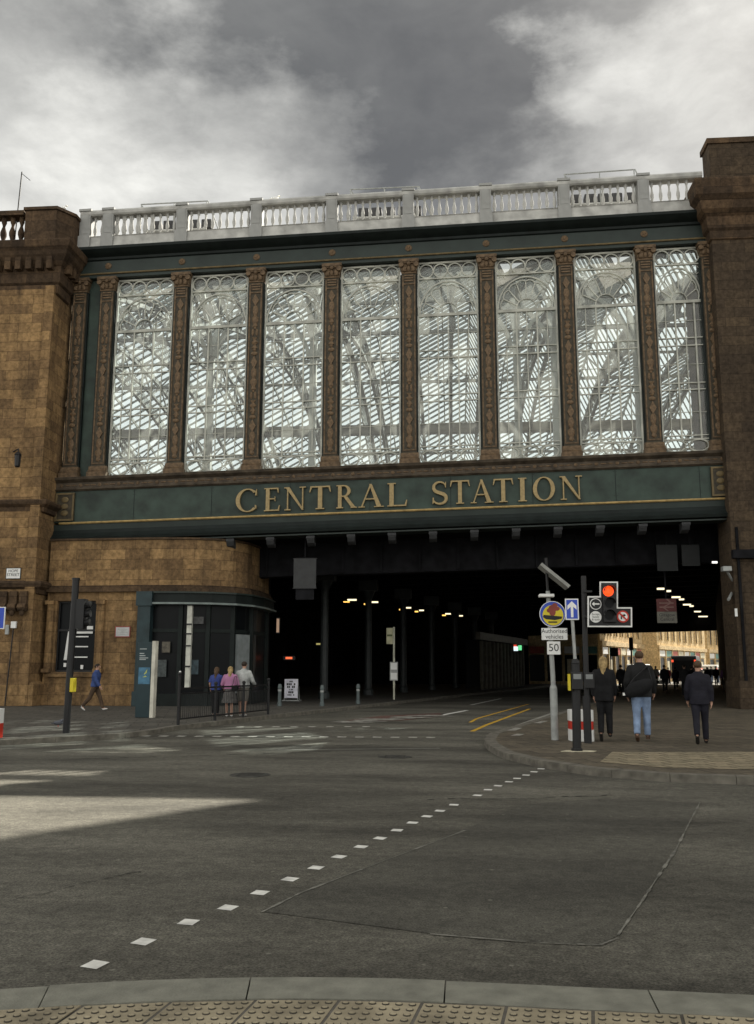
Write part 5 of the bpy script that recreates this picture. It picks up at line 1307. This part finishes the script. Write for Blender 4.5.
    cz=hipz-top_len; W_=wide; m=MB(); vx=.016 if sub>1 else .03
    loft(m,[(0,0,cz,.172*W_+g,.118+g),(0,0,hipz+.06,.163*W_+g,.115+g),(0,lean*.3,hipz+.18,.150*W_+g*.9,.104+g*.9),(0,lean*.7,hipz+.32,.172*W_+g*.8,.122+g*.8),(0,lean,hipz+.42,.190*W_+g*.6,.122+g*.7),(0,lean,hipz+.475,.188*W_+g*.3,.105+g*.5),(0,lean*1.1,hipz+.515,.150*W_,.100),(0,lean*1.15,hipz+.55,.105,.090),(0,lean*1.2,hipz+.59,.074,.076)])
    for s,k in ((-1,'L'),(1,'R')):
        sh,ee,ww=J['A'+k]; S0=V[sh]+Vector((-s*.01,0,-.025)); m.ball(S0,.072+g*.5,None,None,12,8)
        if sleeve>.6: limb(m,[S0,V[sh].lerp(V[ee],.5),V[ee],V[ee].lerp(V[ww],.5),V[ee].lerp(V[ww],.97)],[.068+g*.5,.060+g*.5,.052+g*.5,.048+g*.5,.044+g*.4])
        else: limb(m,[S0,V[sh].lerp(V[ee],.5),V[sh].lerp(V[ee],.75)],[.068+g*.5,.064+g*.5,.066+g*.5])
    organic('jacket' if sleeve>.6 else 'shirt',m,top,t,vx)
    # trousers or skirt
    if skirt is None:
        m=MB(); lg_=pose.get('loose',0)*.6
        loft(m,[(0,0,hipz-.10,.12*W_,.09),(0,0,hipz-.04,.168*W_,.118),(0,0,hipz+.05,.165*W_,.118),(0,0,hipz+.12,.150*W_,.105)])
        for s,k in ((-1,'L'),(1,'R')):
            hp,kk,ank,toe=J[k]; P0=V[hp]+Vector((0,0,-.02)); m.ball(P0,.098*W_,.105,.1,12,8)
            p_=[P0,V[hp].lerp(V[kk],.5),V[kk],V[kk].lerp(V[ank],.4)]; r_=[.098*W_,.086+lg_,.068+lg_,.066+lg_]
            if bare<.5: p_.append(V[kk].lerp(V[ank],1.0)); r_.append(.056+lg_)
            else: p_=p_[:3]; r_=[.1*W_,.098+lg_,.095]
            limb(m,p_,r_)
        organic('trousers' if bare<.5 else 'shorts',m,legs,t,vx)
    else:
        m=MB(); n=20; prof=[]
        rows=[(hipz+.10,.15,.11),(hipz-.05,.19,.15),(hipz-.25,.235,.20),(hipz-skirt,.28,.25)]
        b=0
        for z_,rx,ry in rows:
            for i in range(n):
                a_=2*PI*i/n; f=1+.05*math.cos(a_*7)*(hipz+.1-z_)*2; m.v.append((rx*f*math.cos(a_),ry*f*math.sin(a_),z_))
        for q in range(3):
            for i in range(n): j=(i+1)%n; m.f.append((q*n+i,q*n+j,(q+1)*n+j,(q+1)*n+i)); m.m.append(0)
        m.build('skirt',legs,t,smooth=True)
    for s,k in ((-1,'L'),(1,'R')):
        hp,kk,ank,toe=J[k]; th,kn,an=pose[k]
        v=[];e=[];r=[]; A=V[ank]
        x=a2(A+rotx(Vector((0,-.05,-.035)),an),.042); x1=a2(A+rotx(Vector((0,.03,-.045)),an),(.044,.040),x); x2=a2(A+rotx(Vector((0,.13,-.055)),an),(.046,.030),x1); x3=a2(A+rotx(Vector((0,.19,-.06)),an),(.036,.02),x2); a2(A+Vector((0,0,.03)),.045,x)
        skinmesh('shoe',v,e,r,shoes,t,1)
    # hair
    m=MB(); hc=(0,hy-.012,hz+.175)
    m.ball(hc,.090,.106,.088,14,8)
    if hairlen:
        L_=hairlen; pr=[]
        for i in range(9):
            u=i/8; z_=hz+.18-L_*u; rr=.092*(1-.25*u)+.008*math.sin(u*9); pr.append((rr,z_))
        b=len(m.v); n=14
        for k_,(rr,z_) in enumerate(pr):
            for i in range(n):
                a_=PI+PI*i/(n-1); m.v.append((rr*1.05*math.cos(a_)*(1+.05*math.sin(i*2.3+k_)),hy-.02-(.95+.05*math.sin(i*3))*rr*abs(math.sin(a_))-.075*min(1,k_/3.5)*abs(math.sin(a_)),z_-.03*math.sin(i*1.7)*(k_/8)))
            for i in range(n):
                a_=2*PI-PI*i/(n-1); m.v.append((rr*.8*math.cos(a_),hy+.0-.2*rr*abs(math.sin(a_))-.02,z_))
        for k_ in range(8):
            for i in range(2*n): j=(i+1)%(2*n); m.f.append((b+k_*2*n+i,b+k_*2*n+j,b+(k_+1)*2*n+j,b+(k_+1)*2*n+i)); m.m.append(0)
        m.f.append(tuple(b+8*2*n+i for i in range(2*n))); m.m.append(0)
    h=m.build('hair',hair,t,smooth=True)
    # face opening: keep the hair cap off the face by shifting it back and up
    for vv in h.data.vertices:
        if vv.co.y>hy+.045 and vv.co.z<hz+.20: vv.co.y=hy+.045
    # put the lowest point of the figure on the ground
    bpy.context.view_layer.update()
    lo_=min(min(vv.co.z for vv in c.data.vertices) for c in t.children if c.type=='MESH')
    for c in t.children:
        c.location.z-=lo_
    return t,dict(V=V,J=J,hipz=hipz,hz=hz,lo=lo_)
CLK=mat('black_cloth',(.007,.007,.008),.85,noise=.3,scale=9,bump=.9,bscale=9); DKG=mat('charcoal_cloth',(.012,.012,.0125),.85,noise=.35,scale=7,bump=.9,bscale=9); NAVY=mat('dark_navy_cloth',(.009,.0085,.015),.8,noise=.3,scale=7,bump=.9,bscale=9)
JEANS=mat('pale_denim',(.20,.27,.40),.85,noise=.35,scale=6,bump=.9,bscale=9); BLON=mat('blonde_hair',(.33,.23,.10),.6,noise=.5,scale=16); BRN=mat('brown_hair',(.07,.04,.02),.6,noise=.4,scale=14); DBR=mat('dark_hair',(.025,.016,.01),.6)
SHO=mat('dark_shoe',(.02,.018,.016),.6); SHOB=mat('brown_shoe',(.07,.04,.025),.6); WSH=mat('white_shoe',(.55,.55,.53),.6); KHK=mat('brown_trouser',(.07,.045,.028),.85,noise=.3,scale=6,bump=.9,bscale=9)
FACE=-.24 # walking up the street, away from the camera
g1=gnd(606,741.5); 
P1,i1=person('woman with long blonde hair in black coat and black trousers walking away',(g1.x,g1.y,0),FACE,1.76,{'L':(.05,.35,-.95),'R':(.10,.05,.05),'AL':(-.1,.35,.05),'AR':(.12,.3,.04),'loose':.012},CLK,CLK,BLON,SHO,hairlen=.42,top_len=.16,wide=.98)
g2=gnd(643,741.5)
P2,i2=person('tall man in dark jacket and pale blue jeans carrying a black shoulder bag walking away',(g2.x,g2.y,0),FACE,1.93,{'L':(-.12,.30,-.55),'R':(.14,.06,.05),'AL':(-.15,.45,.08),'AR':(.15,.35,.06),'loose':.014},DKG,JEANS,BRN,SHOB,top_len=.10,wide=1.05)
g3=gnd(702,743.5)
P3,i3=person('man in dark navy suit jacket and trousers walking away near the right edge',(g3.x,g3.y,0),FACE,1.76,{'L':(-.28,.45,-1.0),'R':(.14,.05,.05),'AL':(.1,.3,.07),'AR':(-.2,.3,.06),'loose':.008},NAVY,NAVY,BRN,SHO,top_len=.12,wide=1.0)
# shoulder bag of the tall man
bg=thing('shoulder_bag','black duffel bag slung on the back of the tall man in jeans','bag',(g2.x,g2.y,0),FACE); 
m=MB(); n=14; pr=[]
for k_ in range(9):
    u=k_/8; xx=-.34+.62*u; rr=.155*math.sqrt(max(.03,1-(2*u-1)**2*.85)); zz=1.05+.22*u
    for i in range(n):
        a_=2*PI*i/n; m.v.append((xx,-.29+rr*.75*math.cos(a_),zz+rr*math.sin(a_)*1.15))
for k_ in range(8):
    for i in range(n): j=(i+1)%n; m.f.append((k_*n+i,k_*n+j,(k_+1)*n+j,(k_+1)*n+i)); m.m.append(0)
m.f.append(tuple(range(n))); m.m.append(0); m.f.append(tuple(8*n+i for i in range(n))); m.m.append(0)
m.build('bag_body',CLK,bg,smooth=True)
m=MB(); m.path([(-.30,-.30,1.14),(-.12,-.24,1.38),(.08,-.19,1.56),(.17,-.05,1.64),(.14,.10,1.60),(0,.2,1.45)],.04,.012,up=(0,0,1)); m.path([(.26,-.30,1.34),(.22,-.2,1.5),(.17,-.05,1.655)],.04,.012,up=(1,0,0)); m.build('strap',BLACK,bg)
m=MB(); m.xy([(-.37,-.34),(-.32,-.34),(-.32,-.31),(-.37,-.31)],1.0,1.06); m.build('white_tag',WPAINT,bg)
# blue walker
g4=gnd(94,710.5)
person('man in blue jumper and brown trousers striding right past the stone window',(g4.x,g4.y,0),-PI/2,1.76,{'L':(.42,.12,.25),'R':(-.38,.35,-.6),'AL':(-.35,.25,.05),'AR':(.3,.3,.05),'loose':.008},mat('blue_jumper',(.035,.06,.17),.85,noise=.2,scale=6,bump=.9,bscale=9),KHK,DBR,WSH,top_len=.03)
# trio
g5=gnd(215,716)
person('girl with long brown hair in blue top, leftmost of three by the railing',(g5.x,g5.y,0),-.1,1.60,{'L':(.03,.05,0),'R':(-.03,.05,0),'AL':(.05,.5,.08),'AR':(.1,.6,.06)},mat('royal_blue_top',(.035,.055,.20),.8,noise=.2,scale=6,bump=.9,bscale=9),CLK,BRN,WSH,hairlen=.44,top_len=.02,sleeve=.3)
g6=gnd(229,716.5)
person('woman with fair hair in pink top and grey skirt, middle of three by the railing',(g6.x,g6.y,0),.05,1.62,{'L':(.04,.05,0),'R':(-.05,.1,0),'AL':(.15,.9,.10),'AR':(.15,.9,.08),'loose':.014},mat('pink_top',(.36,.16,.28),.8,noise=.12,scale=6,bump=.9,bscale=9),mat('grey_skirt',(.10,.095,.09),.9,noise=.4,scale=12),BLON,WSH,hairlen=.30,top_len=-.02,skirt=.46,wide=1.05)
g7=gnd(242.5,716)
person('man in grey patterned sweatshirt and shorts, rightmost of three by the railing',(g7.x,g7.y,0),-.15,1.78,{'L':(.05,.05,0),'R':(-.06,.12,0),'AL':(.2,1.0,.10),'AR':(.15,.9,.10),'loose':.014},mat('grey_sweatshirt',(.33,.34,.33),.85,noise=.55,scale=4,bump=.9,bscale=9),mat('light_shorts',(.16,.15,.13),.85,bump=.9,bscale=9),DBR,WSH,top_len=.03,bare=1,wide=1.08)
hb=thing('handbag','small black handbag at the side of the woman in pink','bag',(g6.x+.22,g6.y-.18,0)); m=MB(); m.box(-.11,.11,-.05,.05,.82,1.0); m.build('bag_body',CLK,hb,bevel=.02); m=MB(); m.path([(-.09,0,1.0),(-.03,.02,1.3),(.03,.02,1.3),(.09,0,1.0)],.015,.015); m.build('strap',BLACK,hb)
# distant figures in the far opening
WK={'L':(.22,.1,.05),'R':(-.22,.3,-.4),'AL':(-.2,.2,.06),'AR':(.2,.2,.06),'loose':.01}
for px,Y,lab,tp_,lg in ((664,62,'distant person in black between the tall man and the bus',CLK,CLK),(620.5,58,'distant person in dark coat standing left of the tall man',CLK,CLK),(715.5,88,'distant dark walking person closest to the right wall of the underpass',CLK,NAVY),(691,60,'distant person in black just left of the man in navy',CLK,CLK),(684,52,'distant person in dark clothes carrying a bag before the bus',DKG,CLK),(707,76,'distant person in dark coat against the white van',DKG,CLK),(724,70,'distant person in purple top beside the right wall of the underpass',mat('purple_top',(.12,.05,.14),.8),CLK),(675,70,'distant person in dark clothes in front of the bus left tail light',NAVY,CLK),(655.5,84,'distant small person in pale top near the red car',mat('pale_top',(.35,.33,.3),.8),CLK),(668,92,'distant small person in red top near the bus',mat('red_top',(.3,.04,.03),.8),CLK),(700,94,'distant small person in white top right of the bus',WPAINT,CLK),(711,99,'distant small person in dark top before the white van',CLK,JEANS),(629,90,'distant small person in dark top beside the far traffic light',CLK,CLK),(607,86,'distant small person in brown coat at the left of the far opening',mat('brown_coat',(.14,.08,.05),.8),CLK),(719,96,'distant small person in blue jeans by the right wall of the opening',CLK,JEANS)):
    person(lab,(atY(px,Y),Y,0),FACE+random.uniform(-.2,.2),random.uniform(1.66,1.82),WK,tp_,lg,DBR,SHO,top_len=.08,sub=1,fingers=False)
# ================================================================ WORLD, SUN, CAMERA
SUN_AZ=math.radians(35.5); SUN_EL=math.radians(38.4)
w=bpy.data.worlds.new('World'); SC.world=w; w.use_nodes=True; t=w.node_tree; t.nodes.clear()
out=N(t,'ShaderNodeOutputWorld'); bgn=N(t,'ShaderNodeBackground'); t.links.new(bgn.outputs[0],out.inputs[0]); bgn.inputs[1].default_value=.05
sky=N(t,'ShaderNodeTexSky'); sky.sky_type='NISHITA'; sky.sun_disc=False; sky.sun_elevation=SUN_EL; sky.sun_rotation=SUN_AZ; sky.air_density=1; sky.dust_density=1.5
co=N(t,'ShaderNodeTexCoord'); nrm=N(t,'ShaderNodeVectorMath',operation='NORMALIZE'); t.links.new(co.outputs['Generated'],nrm.inputs[0])
# cloud noise on the direction, stretched sideways and warped
mp=N(t,'ShaderNodeMapping'); mp.inputs['Scale'].default_value=(1.0,1.0,1.9); t.links.new(nrm.outputs[0],mp.inputs[0])
n1=N(t,'ShaderNodeTexNoise'); n1.inputs['Scale'].default_value=4.2; n1.inputs['Detail'].default_value=11; n1.inputs['Roughness'].default_value=.6; n1.inputs['Distortion'].default_value=.35; t.links.new(mp.outputs[0],n1.inputs['Vector'])
def math_(op,a,b,clamp=False):
    n=N(t,'ShaderNodeMath',operation=op); n.use_clamp=clamp
    for i,v in enumerate((a,b)):
        if isinstance(v,(int,float)): n.inputs[i].default_value=v
        else: t.links.new(v,n.inputs[i])
    return n.outputs[0]
# jitter the direction so cloud masses get ragged edges
nw=N(t,'ShaderNodeTexNoise'); nw.inputs['Scale'].default_value=5.0; nw.inputs['Detail'].default_value=7; nw.inputs['Roughness'].default_value=.6; t.links.new(mp.outputs[0],nw.inputs['Vector'])
sub_=N(t,'ShaderNodeVectorMath',operation='SUBTRACT'); t.links.new(nw.outputs['Color'],sub_.inputs[0]); sub_.inputs[1].default_value=(.5,.5,.5)
scl=N(t,'ShaderNodeVectorMath',operation='SCALE'); t.links.new(sub_.outputs[0],scl.inputs[0]); scl.inputs['Scale'].default_value=.30
add_=N(t,'ShaderNodeVectorMath',operation='ADD'); t.links.new(nrm.outputs[0],add_.inputs[0]); t.links.new(scl.outputs[0],add_.inputs[1])
nr2=N(t,'ShaderNodeVectorMath',operation='NORMALIZE'); t.links.new(add_.outputs[0],nr2.inputs[0])
acc=math_('MULTIPLY',2.9,1.0)
blobs=[((30,135),.13,.0,2.5),((180,160),.12,.0,3.0),((290,185),.10,.0,1.5),((20,200),.12,.0,.8),((60,-10),.15,0,-.9),((200,15),.14,0,-1.1),((370,45),.17,.02,-1.2),((500,80),.13,.02,-1.1),((655,125),.11,.0,1.7),((588,58),.05,.0,1.7),((745,100),.12,.0,.8),((640,175),.09,0,.6),((610,-10),.08,0,.5)]
for (px,py),ro_,ri_,amp in blobs:
    d=ray(px,py).normalized(); dp=N(t,'ShaderNodeVectorMath',operation='DOT_PRODUCT'); t.links.new(nr2.outputs[0],dp.inputs[0]); dp.inputs[1].default_value=d
    mr=N(t,'ShaderNodeMapRange',interpolation_type='SMOOTHSTEP'); mr.inputs['From Min'].default_value=math.cos(ro_*1.4); mr.inputs['From Max'].default_value=math.cos(ri_); mr.inputs['To Min'].default_value=0; mr.inputs['To Max'].default_value=amp
    t.links.new(dp.outputs['Value'],mr.inputs['Value']); acc=math_('ADD',acc,mr.outputs[0])
acc=math_('MAXIMUM',acc,1.25)
n6=N(t,'ShaderNodeTexNoise'); n6.inputs['Scale'].default_value=14; n6.inputs['Detail'].default_value=9; n6.inputs['Roughness'].default_value=.62; n6.inputs['Distortion'].default_value=.5; t.links.new(mp.outputs[0],n6.inputs['Vector'])
f1=math_('MULTIPLY_ADD',n1.outputs['Fac'],1.5); f1.node.inputs[2].default_value=.25
f2=math_('MULTIPLY_ADD',n6.outputs['Fac'],.55); f2.node.inputs[2].default_value=.725
acc=math_('MULTIPLY',acc,f1); acc=math_('MULTIPLY',acc,f2)
# brighter overcast overhead and behind the camera
dp=N(t,'ShaderNodeVectorMath',operation='DOT_PRODUCT'); t.links.new(nrm.outputs[0],dp.inputs[0]); dp.inputs[1].default_value=Vector((-.25,-.75,.62)).normalized()
mr=N(t,'ShaderNodeMapRange',interpolation_type='SMOOTHSTEP'); mr.inputs['From Min'].default_value=-.35; mr.inputs['From Max'].default_value=.8; mr.inputs['To Min'].default_value=0; mr.inputs['To Max'].default_value=5.6; t.links.new(dp.outputs['Value'],mr.inputs['Value']); acc=math_('ADD',acc,mr.outputs[0])
sz=N(t,'ShaderNodeSeparateXYZ'); t.links.new(nrm.outputs[0],sz.inputs[0])
mr=N(t,'ShaderNodeMapRange',interpolation_type='SMOOTHSTEP'); mr.inputs['From Min'].default_value=.47; mr.inputs['From Max'].default_value=.36; mr.inputs['To Min'].default_value=0; mr.inputs['To Max'].default_value=8.0; t.links.new(sz.outputs['Z'],mr.inputs['Value']); acc=math_('ADD',acc,mr.outputs[0])
acc=math_('MAXIMUM',acc,1.1)
tint=N(t,'ShaderNodeVectorMath',operation='SCALE'); tint.inputs[0].default_value=(.78,.77,.72); t.links.new(acc,tint.inputs['Scale'])
mix=N(t,'ShaderNodeMix',data_type='RGBA'); mix.inputs['Factor'].default_value=.93; t.links.new(sky.outputs[0],mix.inputs[6]); t.links.new(tint.outputs[0],mix.inputs[7])
t.links.new(mix.outputs[2],bgn.inputs[0])
sl=bpy.data.lights.new('sun','SUN'); sl.energy=5.0; sl.angle=math.radians(.4); sl.color=(1,.94,.82)
so_=bpy.data.objects.new('sun',sl); COL.objects.link(so_); sd=Vector((-math.sin(SUN_AZ)*math.cos(SUN_EL),-math.cos(SUN_AZ)*math.cos(SUN_EL),-math.sin(SUN_EL))); so_.rotation_euler=sd.to_track_quat('-Z','Y').to_euler(); so_.location=(20,20,60)
cd=bpy.data.cameras.new('camera'); cam=bpy.data.objects.new('camera',cd); COL.objects.link(cam)
cd.sensor_fit='VERTICAL'; cd.sensor_height=36; cd.sensor_width=36*754/1024; cd.lens=36*F/1024; cd.clip_start=.05; cd.clip_end=3000
M=Matrix((CR,CU,-CF)).transposed().to_4x4(); M.translation=EYE; cam.matrix_world=M
SC.camera=cam
SC.view_settings.view_transform='Standard'; SC.view_settings.look='None'; SC.view_settings.gamma=1; SC.view_settings.exposure=1.5
SC.cycles.max_bounces=8; SC.cycles.transparent_max_bounces=24; SC.cycles.diffuse_bounces=3
try: SC.cycles.sample_clamp_indirect=4
except Exception: pass
